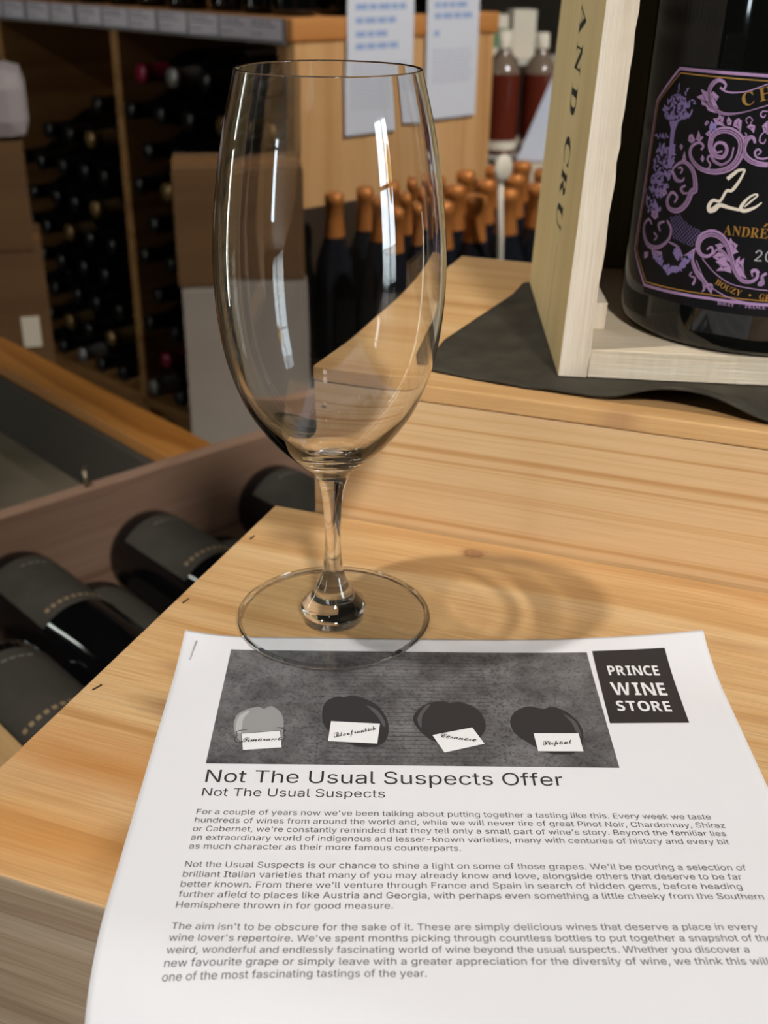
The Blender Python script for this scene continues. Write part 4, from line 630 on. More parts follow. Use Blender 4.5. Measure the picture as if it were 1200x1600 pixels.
for mir in (False, True):
    fol = MB()
    for pts, ws in LD['strokes']:
        wsm = [x * U for x in ws]
        ribbon(orn, pts, wsm, .00024, cyl, True, .9, mir)
        if max(ws) > 19:
            for kk, fr in ((.10, .11), (-.22, .09)):
                q = resample([tuple(p) for p in pts], .9, True); n = len(q); off = []
                for i, p in enumerate(q):
                    a = q[max(i - 1, 0)]; b = q[min(i + 1, n - 1)]; d = math.hypot(b[0] - a[0], b[1] - a[1]) or 1
                    t = i / (n - 1) * (len(wsm) - 1); k = min(int(t), len(wsm) - 2); wd = wsm[k] + (wsm[k + 1] - wsm[k]) * (t - k)
                    off.append((p[0] - (b[1] - a[1]) / d * wd * kk, p[1] + (b[0] - a[0]) / d * wd * kk))
                c0, c1 = int(n * .12), int(n * .92)
                if c1 - c0 > 3: ribbon(eng, off[c0:c1], [.02] + [x * fr for x in wsm[1:-1]] + [.02], .00032, cyl, False, 5, mir)
    for pts in LD['leaves']:
        flat(orn, pts, .00026, cyl, mir)
        cxm = sum(p[0] for p in pts) / len(pts); czm = sum(p[1] for p in pts) / len(pts)
        for p in pts[::2]:
            ribbon(eng, [(cxm, czm), (cxm + (p[0] - cxm) * .75, czm + (p[1] - czm) * .75)], [.24, .06], .00034, cyl, False, 5, mir)
    flat(fol, LD['vase'], .00024, cyl, mir)
    rr = random.Random(11)
    for a, z, s in LD['blobs']:
        an = rr.uniform(0, 6.28); el = rr.uniform(1.1, 2.2); ps = []
        for k in range(6):
            t = k * math.pi / 3; px, pz = s * el * math.cos(t), s * .8 * math.sin(t)
            ps.append((a + (px * math.cos(an) - pz * math.sin(an)) * .8, z + (px * math.sin(an) + pz * math.cos(an)) * .8))
        flat(fol, ps, .0002 + rr.uniform(0, .0001), cyl, mir)
    fol.build('foliage_print', m_vio, label, recalc=False)
    # lattice panel
    H = [tuple(p) for p in LD['hatch']]
    def inside(p):
        c = False
        for (x1, y1), (x2, y2) in zip(H, H[1:] + H[:1]):
            if (y1 > p[1]) != (y2 > p[1]) and p[0] < (x2 - x1) * (p[1] - y1) / (y2 - y1) + x1: c = not c
        return c
    hx0, hx1 = min(p[0] for p in H), max(p[0] for p in H); hz0, hz1 = min(p[1] for p in H), max(p[1] for p in H)
    for sl in (1, -1):
        k = -30.0
        while k < 30:
            seg = []
            for i in range(60):
                xx = hx0 + (hx1 - hx0) * i / 59; zz = (hz0 + hz1) / 2 + sl * (xx - (hx0 + hx1) / 2) * 1.25 + k
                if inside((xx, zz)): seg.append((xx, zz))
                else:
                    if len(seg) > 2: ribbon(lat, [seg[0], seg[-1]], [.13], .00022, cyl, False, 2, mir)
                    seg = []
            if len(seg) > 2: ribbon(lat, [seg[0], seg[-1]], [.13], .00022, cyl, False, 2, mir)
            k += 2.0
orn.build('scrollwork', m_pur, label, recalc=False); lat.build('lattice_print', m_vio, label, recalc=False); eng.build('engraved_lines', m_lab, label, recalc=False)
lw = MB()
for key in ('le1', 'le2'):
    pts, ws = LD[key]; ribbon(lw, pts, [x * U for x in ws], .0003, cyl, True, .6)
lw.build('script_lettering', m_cream, label, recalc=False)
def on_path(mb, text, path, capmm, font, ref, pitch=None, off=.0003, start=0):
    """letters set one by one along a baseline on the label"""
    q = resample([tuple(p) for p in path], .4, True); L = [0]
    for a, b in zip(q, q[1:]): L.append(L[-1] + math.dist(a, b))
    def at_(d):
        d = min(max(d, 0), L[-1] - 1e-4)
        for i in range(len(L) - 1):
            if L[i + 1] >= d:
                t = (d - L[i]) / (L[i + 1] - L[i] or 1); a, b = q[i], q[i + 1]; an = math.atan2(b[1] - a[1], b[0] - a[0])
                return a[0] + (b[0] - a[0]) * t, a[1] + (b[1] - a[1]) * t, an
        return q[-1] + (0,)
    n = len(text); s = capmm / cap(font, ref); p = pitch or L[-1] / n
    for k, ch in enumerate(text):
        if ch == ' ': continue
        if ch in '•·':
            px, pz, an = at_(start + p * (k + .5)); rd = capmm * (.2 if ch == '•' else .1)
            mb.poly([cyl(px + rd * math.cos(j * math.pi / 4), pz + capmm * .45 + rd * math.sin(j * math.pi / 4), off) for j in range(8)]); continue
        vs, fs = glyphs(ch, font); wd = max(v[0] for v in vs) * s
        sx = s * min(1, p * .92 / wd)
        px, pz, an = at_(start + p * (k + .5)); ca, sa = math.cos(an), math.sin(an); hw = max(v[0] for v in vs) * sx / 2
        bv = [mb.bm.verts.new(cyl(px + (x * sx - hw) * ca - y * s * sa, pz + (x * sx - hw) * sa + y * s * ca, off)) for x, y in vs]
        for f in fs:
            try: mb.bm.faces.new([bv[i] for i in f])
            except ValueError: pass
HREF = bold_serif('H')
on_path(gtxt, bold_serif('CHAMPAGNE'), [(-30.6, 116.6), (-25.3, 118.5), (-20.4, 120.3), (-12, 122.6), (0, 123.6), (12, 122.6), (20.4, 120.3), (25.3, 118.5), (30.6, 116.6)], 5.0, F_MATH, HREF)
gtxt.build('region_lettering', m_gold, label, recalc=False); gtxt = MB()
on_path(gtxt, bold_serif('ANDRE'), [(-29.1, 65.5), (-10.6, 65.9)], 4.1, F_MATH, HREF)
ribbon(gtxt, [(-13.0, 70.6), (-11.8, 72.0)], [.5, .9], .0003, cyl, False)      # the acute accent
gtxt.build('maker_lettering', m_gold, label, recalc=False); gtxt = MB()
on_path(gtxt, bold_serif('BOUZY • GRAND CRU'), [(-29.2, 44.4), (-23.4, 42.0), (-17.7, 40.6), (-12.8, 40.2), (-5.9, 39.8), (0, 39.8), (8, 40.1), (15, 40.8), (21, 41.8)], 2.5, F_MATH, HREF, pitch=2.5)
gtxt.build('village_lettering', m_gold, label, recalc=False)
yt = MB(); on_path(yt, '20', [(-15.1, 56.1), (-5.1, 56.4)], 4.6, F_SANS, 'H', pitch=4.3)
yt.build('silver_lettering', m_silver, label, recalc=False)
ft = MB(); on_path(ft, bold_serif('BOUZY · FRANCE · N'), [(-26.5, 35.5), (-15, 35.7), (-5.1, 35.9), (10, 36.0)], 1.4, F_MATH, HREF, pitch=1.45); ft.build('small_lettering', m_pur, label, recalc=False)

# ------------------------------------------------------------------ the printed handout
PO = Vector((-.07928, .38867, 0)); PY = .00483
PW = Vector((math.cos(PY), math.sin(PY), 0)); PL = Vector((math.sin(PY), -math.cos(PY), 0))
PAPER_Z = .0006
BEND0, BENDR, BENDMAX = .2588, .055, 1.0
def sheet(s, t, off=0.0):
    """s, t = mm from the sheet's top left corner; off = metres above the paper"""
    p = PO + PW * (s / 1000) + PL * (t / 1000)
    z = PAPER_Z
    tt = t - 5.2
    if tt < 40:
        k = max(0, 1 - tt / 34)
        z += .0030 * max(0, 1 - s / 30) ** 2 * k ** 2
        z += .0058 * max(0, (s - 112) / 96) ** 2.2 * k ** 2
    z += .0019 * min(max((s - 50) / 130, 0), 1) * min(max((t - 112) / 45, 0), 1)       # stiff sheet: the right side lifts a little
    q = p - TO; u = q.dot(TW); l = q.dot(TL); n = Vector((0, 0, 1))
    if l > BEND0:
        d = l - BEND0; th = min(d / BENDR, BENDMAX); ex = max(0, d - BENDR * BENDMAX)
        ll = BEND0 + BENDR * math.sin(th) + ex * math.cos(BENDMAX); dz = BENDR * (1 - math.cos(th)) + ex * math.sin(BENDMAX)
        p = TO + TW * u + TL * ll; z -= dz
        n = TL * math.sin(th) + Vector((0, 0, math.cos(th)))
    return Vector((p.x, p.y, z)) + n * off
def pgrid(mb, s0, s1, t0, t1, ns, nt, off=0.0):
    g = [[mb.bm.verts.new(sheet(s0 + (s1 - s0) * i / ns, t0 + (t1 - t0) * j / nt, off)) for i in range(ns + 1)] for j in range(nt + 1)]
    for j in range(nt):
        for i in range(ns):
            f = mb.bm.faces.new((g[j][i], g[j + 1][i], g[j + 1][i + 1], g[j][i + 1])); f.smooth = True
hd = thing('printed_handout', 'stapled white printed sheet headed Not The Usual Suspects Offer, lying before the glass', 'paper')
m_paper = mat('white copy paper', srgb(216, 215, 218), 0.8, spec=.2, noise=.012, nscale=30)
pm = MB(); pgrid(pm, 0, 208, 5.2, 302, 104, 200)
ps = pm.build('paper_sheet', m_paper, hd, recalc=False)
sd = ps.modifiers.new('thickness', 'SOLIDIFY'); sd.thickness = .0004; sd.offset = -1
m_blk = mat('black toner', srgb(44, 42, 42), 0.6)
m_grey_t = mat('body text toner', srgb(66, 64, 64), 0.7)
def line(mb, text, s, t, capmm, width=None, bold=0.0, font=None, ref='H', off=.00009):
    return put_text(mb, text, font or F_SANS, ref, capmm, lambda x, y: sheet(s + x, t - y, off), width, bold)
h = MB(); line(h, 'Not The Usual Suspects Offer', 20.6, 94.2, 6.3, 119.3); h.build('heading', m_blk, hd, recalc=False)
h = MB(); line(h, 'Not The Usual Suspects', 20.5, 101.0, 3.9, 59.9); h.build('subheading', m_blk, hd, recalc=False)
CAPB = 2.42
PARAS = [(109.8, [("For a couple of years now we've been talking about putting together a tasting like this. Every week we taste", 164.9),
                  ("hundreds of wines from around the world and, while we will never tire of great Pinot Noir, Chardonnay, Shiraz", 168.4),
                  ("or Cabernet, we're constantly reminded that they tell only a small part of wine's story. Beyond the familiar lies", 167.6),
                  ("an extraordinary world of indigenous and lesser-known varieties, many with centuries of history and every bit", 167.5),
                  ("as much character as their more famous counterparts.", 83.7)]),
         (133.0, [("Not the Usual Suspects is our chance to shine a light on some of those grapes. We'll be pouring a selection of", 169.4),
                  ("brilliant Italian varieties that many of you may already know and love, alongside others that deserve to be far", 166.9),
                  ("better known. From there we'll venture through France and Spain in search of hidden gems, before heading", 165.8),
                  ("further afield to places like Austria and Georgia, with perhaps even something a little cheeky from the Southern", 171.0),
                  ("Hemisphere thrown in for good measure.", 62.6)]),
         (157.2, [("The aim isn't to be obscure for the sake of it. These are simply delicious wines that deserve a place in every", 165.6),
                  ("wine lover's repertoire. We've spent months picking through countless bottles to put together a snapshot of the", None),
                  ("weird, wonderful and endlessly fascinating world of wine beyond the usual suspects. Whether you discover a", None),
                  ("new favourite grape or simply leave with a greater appreciation for the diversity of wine, we think this will be", None),
                  ("one of the most fascinating tastings of the year.", 71.6)])]
for t0, lines in PARAS:
    pitch = 3.88 if t0 < 120 else 4.05
    h = MB(); k = None
    for i, (tx, wd) in enumerate(lines):
        if wd is None: wd = len(tx) * 1.517
        line(h, tx, 20.1, t0 + pitch * i, CAPB, wd)
    h.build('paragraph', m_grey_t, hd, recalc=False)
# photograph block: concrete wall with a height chart and four grapes holding name cards
m_conc = bpy.data.materials.new('printed concrete'); m_conc.use_nodes = True; nt = m_conc.node_tree; b = nt.nodes['Principled BSDF']; b.inputs['Roughness'].default_value = .6; b.inputs['Specular IOR Level'].default_value = .3
tc = nt.nodes.new('ShaderNodeTexCoord'); n1 = nt.nodes.new('ShaderNodeTexNoise'); n1.inputs['Scale'].default_value = 48; n1.inputs['Detail'].default_value = 9; n1.inputs['Roughness'].default_value = .72
n2 = nt.nodes.new('ShaderNodeTexNoise'); n2.inputs['Scale'].default_value = 900; n2.inputs['Detail'].default_value = 3
r1 = nt.nodes.new('ShaderNodeValToRGB'); r1.color_ramp.elements[0].position = .33; r1.color_ramp.elements[1].position = .66
r1.color_ramp.elements[0].color = srgb(62, 60, 61); r1.color_ramp.elements[1].color = srgb(118, 116, 117)
r2 = nt.nodes.new('ShaderNodeValToRGB'); r2.color_ramp.elements[0].position = .28; r2.color_ramp.elements[1].position = .5; r2.color_ramp.elements[0].color = (.45, .45, .45, 1); r2.color_ramp.elements[1].color = (1, 1, 1, 1)
mx = nt.nodes.new('ShaderNodeMix'); mx.data_type = 'RGBA'; mx.blend_type = 'MULTIPLY'; mx.inputs['Factor'].default_value = 1
nt.links.new(tc.outputs['Object'], n1.inputs['Vector']); nt.links.new(tc.outputs['Object'], n2.inputs['Vector']); nt.links.new(n1.outputs['Fac'], r1.inputs['Fac']); nt.links.new(n2.outputs['Fac'], r2.inputs['Fac'])
nt.links.new(r1.outputs['Color'], mx.inputs['A']); nt.links.new(r2.outputs['Color'], mx.inputs['B']); nt.links.new(mx.outputs['Result'], b.inputs['Base Color'])
h = MB(); pgrid(h, 19.5, 160.2, 14.7, 84.6, 70, 35, .00003); pic = h.build('printed_picture', m_conc, hd, recalc=False)
h = MB(); nums = ["7'2\"", "7'0\"", "6'8\"", "6'6\"", "6'4\"", "6'2\"", "6'0\"", "5'8\"", "5'6\"", "5'4\"", "5'2\"", "5'0\"", "4'8\"", "4'6\"", "4'4\""]
for x in (54.2, 121.2):
    h = MB()
    for i, tx in enumerate(nums): line(h, tx, x, 18.4 + (82.6 - 18.4) * i / 14 + .5, 1.5, None, off=.0001)
    h.build('height_numbers', m_blk, pic, recalc=False)
h = MB()
for i in range(29):
    t = 18.0 + (82.4 - 18.0) * i / 28
    for a in range(30): flat(h, [(60.2 + 1.95 * a, t - .11), (60.2 + 1.95 * a, t + .11), (62.15 + 1.95 * a, t + .11), (62.15 + 1.95 * a, t - .11)], .00007, sheet)
h.build('height_lines', m_blk, pic, recalc=False)
def loopsm(pts):
    P = [pts[-1]] + list(pts) + [pts[0], pts[1]]; out = []
    for i in range(1, len(P) - 2):
        p0, p1, p2, p3 = P[i - 1], P[i], P[i + 1], P[i + 2]
        for k in range(5):
            t = k / 5
            out.append(tuple(.5 * (2 * p1[c] + (p2[c] - p0[c]) * t + (2 * p0[c] - 5 * p1[c] + 4 * p2[c] - p3[c]) * t * t + (3 * p1[c] - p0[c] - 3 * p2[c] + p3[c]) * t ** 3) for c in (0, 1)))
    return out
m_g1 = mat('pale printed grape', srgb(142, 141, 141), .6); m_g2 = mat('dark printed grape', srgb(42, 40, 41), .6); m_gh = mat('printed grape sheen', srgb(78, 76, 78), .6); m_g1h = mat('pale printed grape sheen', srgb(172, 171, 171), .6)
GR = [([(26.6, 65.0), (26.8, 57.5), (30.5, 53.5), (34.4, 52.3), (36.1, 53.4), (39.0, 51.8), (42.9, 56.4), (44.3, 64.7), (43.5, 73.7), (35.7, 76.3), (29.7, 72.2)], [(27.4, 66), (27.6, 58.5), (30.2, 55), (31.2, 55.2), (29.4, 60), (29.6, 68)], m_g1, m_g1h),
      ([(57.5, 55.0), (58.8, 48.3), (62.7, 45.4), (65.1, 45.8), (67.6, 44.6), (71.7, 45.7), (77.7, 50.7), (81.4, 60.3), (81.2, 69.5), (77.8, 74.2), (71.1, 74.7), (64.3, 69.8), (59.0, 63.7)], [(73.7, 50.8), (77.7, 53.9), (80.5, 61.0), (79.8, 63.3), (77.7, 57.3)], m_g2, m_gh),
      ([(90.6, 60.1), (92.2, 53.2), (96.5, 48.8), (101.8, 47.5), (104.8, 48.7), (107.9, 47.8), (114.0, 52.0), (116.5, 59.7), (115.3, 66.4), (110.3, 72.6), (102.4, 73.8), (95.4, 69.3)], [(92.1, 58.2), (95.1, 50.8), (97.0, 50.0), (94.0, 56.3), (93.3, 63.8)], m_g2, m_gh),
      ([(125.6, 58.7), (128.0, 53.3), (133.0, 50.1), (136.9, 51.2), (138.7, 51.6), (142.4, 50.3), (147.7, 54.5), (150.7, 62.0), (150.1, 70.1), (146.7, 76.5), (137.7, 77.4), (129.6, 70.5), (126.1, 65.1)], [(145.3, 54.6), (149.0, 59.1), (150.0, 67.2), (148.7, 66.5), (147.6, 59.9)], m_g2, m_gh)]
for o_, h_, ma_, mh_ in GR:
    h = MB(); flat(h, loopsm(o_), .00010, sheet); g_ = h.build('printed_grape', ma_, pic, recalc=False)
    h = MB(); flat(h, loopsm(h_), .00013, sheet); h.build('grape_sheen', mh_, pic, recalc=False)
m_card = mat('printed white card', srgb(222, 221, 222), .7)
CARDS = [([(29.7, 68.2), (43.3, 66.2), (44.7, 75.8), (31.2, 77.5)], 'Timorasso', (30.4, 73.0), (44.3, 71.6), 2.3),
         ([(60.9, 60.3), (78.7, 61.5), (77.8, 73.1), (60.3, 72.0)], 'Blaufrankish', (62.6, 70.0), (77.3, 65.2), 2.3),
         ([(97.0, 67.8), (111.6, 63.1), (115.4, 72.5), (100.9, 77.7)], 'Cesanese', (99.8, 69.0), (112.3, 71.4), 2.2),
         ([(133.0, 66.1), (149.2, 65.8), (149.4, 76.2), (133.4, 76.4)], 'Picpoul', (135.6, 72.9), (146.2, 71.9), 2.3)]
ed = MB()
for q, nm, p0, p1, ch in CARDS:
    h = MB(); flat(h, q, .00015, sheet); h.build('name_card', m_card, pic, recalc=False)
    an = math.atan2(p1[1] - p0[1], p1[0] - p0[0]); ca, sa = math.cos(an), math.sin(an)
    for a_, b_ in zip(q, q[1:] + q[:1]): ribbon(ed, [a_, b_], [.22], .00017, sheet, False, 4)
    tx = MB(); put_text(tx, script(nm), F_MATH, script('T'), ch, lambda x, y: sheet(p0[0] + x * ca + y * sa, p0[1] + x * sa - y * ca, .0002), math.dist(p0, p1), .012)
    tx.build('card_name', m_blk, pic, recalc=False)
# the first grape's little arms holding its card
for pts in ([(29.6, 66.4), (27.9, 67.2), (28.3, 69.4), (27.6, 71.4), (29.0, 73.4), (30.4, 72.4)], [(28.6, 66.6), (31.6, 65.8)], [(41.9, 64.6), (44.8, 64.6)], [(43.4, 64.8), (44.8, 66.0), (44.4, 68.2), (45.4, 70.0), (44.6, 72.0)]):
    ribbon(ed, pts, [.34], .00018, sheet, True, .8)
ed.build('card_outlines', m_blk, pic, recalc=False)
m_logo = mat('black logo toner', srgb(40, 38, 40), .55)
h = MB(); q = [(162.4, 13.9), (191.2, 13.2), (190.2, 58.9), (161.4, 59.7)]
g = [[h.bm.verts.new(sheet(*[((q[0][c] * (1 - i / 10) + q[1][c] * i / 10) * (1 - j / 14) + (q[3][c] * (1 - i / 10) + q[2][c] * i / 10) * j / 14) for c in (0, 1)], .00004)) for i in range(11)] for j in range(15)]
for j in range(14):
    for i in range(10): h.bm.faces.new((g[j][i], g[j + 1][i], g[j + 1][i + 1], g[j][i + 1])).smooth = True
lg = h.build('shop_logo', m_logo, hd, recalc=False); lg['label'] = 'black square logo with white capitals'
h = MB()
for tx, s, t, cp_, wd in (('PRINCE', 166.5, 29.7, 6.0, 19.6), ('WINE', 165.8, 42.4, 8.0, 20.4), ('STORE', 165.7, 52.3, 6.2, 19.9)):
    n = len(tx); ws = [max(v[0] for v in glyphs(bold_sans(c), F_MATH)[0]) for c in tx]; gap = .24 * sum(ws) / n; k = wd / (sum(ws) + gap * (n - 1)); x = s
    for c, w_ in zip(tx, ws):
        put_text(h, bold_sans(c), F_MATH, bold_sans('H'), cp_, lambda a, b: sheet(x + a, t - b, .00014), w_ * k); x += (w_ + gap) * k
h.build('logo_lettering', m_card, lg, recalc=False)
m_steel = mat('steel staple', srgb(205, 205, 208), .45, .5)
MB().tube([sheet(4.4, 22.6, -.0002), sheet(4.45, 22.4, .0004), sheet(5.45, 11.3, .0004), sheet(5.5, 11.1, -.0002)], .00032, 8).build('staple', m_steel, hd)
# ------------------------------------------------------------------ the wine glass
m_glass = bpy.data.materials.new('clear crystal glass'); m_glass.use_nodes = True; nt = m_glass.node_tree; nt.nodes.clear()
go = nt.nodes.new('ShaderNodeOutputMaterial'); gb = nt.nodes.new('ShaderNodeBsdfGlass'); gb.inputs['IOR'].default_value = 1.5; gb.inputs['Roughness'].default_value = 0.0; gb.inputs['Color'].default_value = (.995, .997, .996, 1)
nt.links.new(gb.outputs[0], go.inputs[0])
OUT = [(40.05, .9), (39.7, 1.6), (38.0, 2.1), (34, 2.4), (28, 2.75), (22, 3.3), (17, 4.3), (13.2, 6.2), (10.0, 9.4), (7.2, 14.2), (5.0, 19.4), (3.85, 24.8), (3.25, 32), (3.12, 38), (3.3, 44), (3.85, 52), (4.75, 58.5), (6.5, 64.2), (8.6, 66.9), (13.2, 71.0),
       (18.2, 75.7), (24.0, 82.1), (31.2, 92.6), (35.6, 102.9), (38.6, 112.9), (40.3, 122.8), (41.3, 132.4), (41.65, 141.9), (41.55, 151.1), (40.95, 160.2), (40.0, 169.1), (38.85, 177.8), (37.5, 186.3), (35.9, 194.7), (33.9, 202.9), (31.9, 210.6), (31.45, 212.3)]
INN = [(30.55, 212.3), (31.0, 210.6), (33.0, 202.9), (35.0, 194.7), (36.6, 186.3), (37.95, 177.8), (39.1, 169.1), (40.05, 160.2), (40.6, 151.1), (40.65, 141.9), (40.25, 132.4), (39.2, 122.8), (37.4, 112.9), (34.3, 102.9), (29.7, 93.2), (22.3, 83.6), (16.0, 77.6), (10.5, 74.2), (5, 72.6), (0, 72.2)]
def spl(P, n):
    out = []; Q = [P[0]] + P + [P[-1]]
    for i in range(1, len(Q) - 2):
        p0, p1, p2, p3 = Q[i - 1], Q[i], Q[i + 1], Q[i + 2]
        for k in range(n):
            t = k / n
            out.append(tuple(.5 * (2 * p1[c] + (p2[c] - p0[c]) * t + (2 * p0[c] - 5 * p1[c] + 4 * p2[c] - p3[c]) * t * t + (3 * p1[c] - p0[c] - 3 * p2[c] + p3[c]) * t ** 3) for c in (0, 1)))
    return out + [P[-1]]
o_ = spl(OUT, 4); i_ = spl(INN, 4)
rim = [(31.0 + .45 * math.cos(a), 212.3 + .5 * math.sin(a)) for a in (math.pi * k / 8 for k in range(1, 8))]
base = [(0, 0.25), (8, .25), (25, .2), (34, .1), (38.4, 0), (39.4, .15), (39.95, .5)]
PROF = base + o_ + rim + i_
PN = []
for i, p in enumerate(PROF):
    a = PROF[max(i - 1, 0)]; b = PROF[min(i + 1, len(PROF) - 1)]; dx, dz = b[0] - a[0], b[1] - a[1]; d = math.hypot(dx, dz) or 1
    PN.append((dz / d, -dx / d))
PN[0] = (0, -1); PN[-1] = (0, 1)
GSEG = 128
m_foot = thin_pane('thin clear glass', 1.45)
gx = thing('wine_glass', 'empty clear tulip wine glass standing on the table and the top edge of the sheet', 'glass', (-.02047, .39994, .0011))
def glass_part(name, idx):
    bm = bmesh.new(); rings = []; nor = []
    for i in idx:
        r, z = PROF[i]; n = PN[i]
        if r < 1e-6: rings.append([bm.verts.new((0, 0, z / 1000))]); nor.append((0, 0, n[1]))
        else:
            rings.append([bm.verts.new((r / 1000 * math.cos(2 * math.pi * k / GSEG), r / 1000 * math.sin(2 * math.pi * k / GSEG), z / 1000)) for k in range(GSEG)])
            nor += [(n[0] * math.cos(2 * math.pi * k / GSEG), n[0] * math.sin(2 * math.pi * k / GSEG), n[1]) for k in range(GSEG)]
    for a, b in zip(rings, rings[1:]):
        for k in range(GSEG):
            k2 = (k + 1) % GSEG
            if len(a) == 1: f = bm.faces.new((a[0], b[k2], b[k]))
            elif len(b) == 1: f = bm.faces.new((a[k], a[k2], b[0]))
            else: f = bm.faces.new((a[k], a[k2], b[k2], b[k]))
            f.smooth = True
    me = bpy.data.meshes.new(name); bm.to_mesh(me); bm.free(); me.materials.append(m_glass)
    if name == 'foot':
        me.materials.append(m_foot)
        for p in me.polygons:
            if math.hypot(p.center.x, p.center.y) < .0385: p.material_index = 1
    me.normals_split_custom_set_from_vertices(nor)
    o = bpy.data.objects.new(name, me); C.objects.link(o); o.parent = gx
    return o
iz = lambda z, lo, hi: min(range(lo, hi), key=lambda i: abs(PROF[i][1] - z))
nb = len(base); no_ = nb + len(o_)
s0 = iz(6.2, nb, no_); s1 = iz(64.2, nb, no_)
PROF.append((12.6, .25)); PN.append((0, -1)); IB = len(PROF) - 1
for nm, idx in (('foot', [IB] + list(range(2, s0 + 1))), ('stem', [0, 1, IB, s0] + list(range(s0 + 1, s1 + 1))), ('bowl', list(range(s1, IB)))):
    if nm == 'stem': idx = [0, 1, IB] + list(range(s0, s1 + 1))
    o = glass_part(nm, idx); o.cycles.is_caustics_caster = nm != 'foot'
for o in bpy.data.objects:
    if o.name.split('.')[0] in ('tabletop', 'paper_sheet', 'printed_picture'): o.cycles.is_caustics_receiver = True

# ------------------------------------------------------------------ bottles lying in the bin at the left
m_bin = wood('bin board brown', srgb(156, 128, 110), srgb(146, 118, 100), srgb(124, 96, 80), 'X', 'Z', 40, .5, .6)
m_beam = wood('bin rim orange pine', srgb(176, 120, 58), srgb(164, 108, 46), srgb(138, 84, 32), 'Y', 'X', 40, .5, .5)
m_felt = mat('bin lining grey', srgb(124, 114, 96), .95, spec=.1, noise=.15, nscale=12)
m_beige = wood('bin end pale board', srgb(190, 160, 116), srgb(178, 146, 100), srgb(150, 118, 76), 'Y', 'X', 40, .4, .6)
BO = Vector((-.1661, 1.0102, 0)); BA = R(43); RIM = -.18
bn = thing('bottle_bin', 'low wooden bottle bin with a brown divider, left of and below the table', 'bin', BO, BA)
MB().box(-.352, .22, -.016, 0, -.36, RIM, .0012).build('divider', m_bin, bn)
MB().box(-.052, -.002, .0005, .45, -.36, RIM, .001).build('rim_board', m_beam, bn)
MB().box(-.72, -.054, .0005, .45, -.27, -.262).build('lining', m_felt, bn)
MB().box(-.062, -.0525, .0005, .45, -.2615, RIM - .012).build('lining_panel', mat('bin lining dark strip', srgb(60, 54, 46), .95), bn)  # dark strip below the rim board
MB().box(-.72, -.352, -.016, 0, -.36, RIM - .001).build('divider_end', m_bin, bn)
MB().box(-.46, -.3535, -.52, -.0165, -.36, RIM - .004, .0012).build('end_board', m_beige, bn)
MB().box(-.46, .22, -.52, .45, -.378, -.3605).build('floor_board', m_bin, bn)
MB().box(-.40, .16, -.36, .40, FLOOR_Z, -.3785).build('base', m_bin, bn)
m_rusty = mat('bent steel hook', srgb(150, 135, 115), .35, .9)
MB().tube([(-.143, -.008, RIM - .004), (-.143, -.008, RIM + .010), (-.141, -.004, RIM + .014), (-.138, .002, RIM + .013), (-.1375, .004, RIM + .007)], .0022, 8).build('hook', m_rusty, bn)

m_black = mat('dark bottle glass', srgb(8, 8, 9), .06, spec=.5)
m_dlabel = mat('charcoal bottle label', srgb(58, 55, 49), .75, spec=.2, noise=.15, nscale=60)
m_dgold = mat('dull gold print', srgb(150, 128, 96), .5, .4)
m_yell = mat('painted yellow reflection', srgb(196, 176, 104), .6)
BRAD = .0405
BPROF = [(0, .010), (.016, .007), (.028, .0015), (.034, 0), (.038, .002), (.0402, .008), (BRAD, .014), (BRAD, .185), (.0385, .205), (.033, .226), (.025, .245), (.0185, .262), (.0155, .285), (.0148, .305), (.0165, .306), (.0165, .316), (.0140, .318), (0, .318)]
def arc_band(r, z0, z1, a0, a1, n=24):
    mb = MB(); v = [(mb.bm.verts.new((r * math.cos(a0 + (a1 - a0) * k / n), r * math.sin(a0 + (a1 - a0) * k / n), z0)), mb.bm.verts.new((r * math.cos(a0 + (a1 - a0) * k / n), r * math.sin(a0 + (a1 - a0) * k / n), z1))) for k in range(n + 1)]
    for a, b in zip(v, v[1:]): mb.bm.faces.new((a[0], b[0], b[1], a[1])).smooth = True
    return mb
def lying_bottle(label, x, z, y0, spin, marks=True, tilt=0.0, group='bottles lying in the bin'):
    t = thing('champagne_bottle', label, 'bottle', group=group)
    # bottle axis runs along the bin's -Y
    t.matrix_world = Matrix.Translation(BO) @ Matrix.Rotation(BA, 4, 'Z') @ Matrix.Translation((x, y0, z)) @ Matrix.Rotation(R(90 + tilt), 4, 'X') @ Matrix.Rotation(spin, 4, 'Z')
    MB().lathe(BPROF, 48).build('glass_body', m_black, t)
    lb_ = arc_band(BRAD + .0003, .022, .118, R(20), R(140)).build('label', m_dlabel, t, recalc=False)
    if marks:
        rw = MB()
        for k in range(11):
            a = R(38 + 8.4 * k)
            rw.box(-.0017, .0017, -.0001, .0002, -.0019, .0019, M=Matrix.Rotation(a, 4, 'Z') @ Matrix.Translation((BRAD + .0005, 0, .107)) @ Matrix.Rotation(R(90), 4, 'Z'))
        rw.build('gold_marks', m_dgold, lb_)
        tx = MB()
        for k in range(5):
            a = R(62 + 9 * k); tx.box(-.0022, .0022, -.0001, .0002, -.0006, .0006, M=Matrix.Rotation(a, 4, 'Z') @ Matrix.Translation((BRAD + .0005, 0, .035)) @ Matrix.Rotation(R(90), 4, 'Z'))
        tx.build('fine_print', mat('pale label print', srgb(120, 116, 106), .7), lb_)
    MB().lathe([(.0189, .2625), (.0159, .285), (.0152, .3045), (.0169, .3055), (.0169, .3165), (.0143, .3186), (0, .3187)], 32).build('foil', m_dlabel, t)
    return t
lying_bottle('dark champagne bottle lying beyond the back corner of the table, label up', .046, -.248, -.020, R(4))
lying_bottle('dark champagne bottle lying beside the middle of the table edge, rounded base and label showing', -.098, -.252, -.020, R(0))
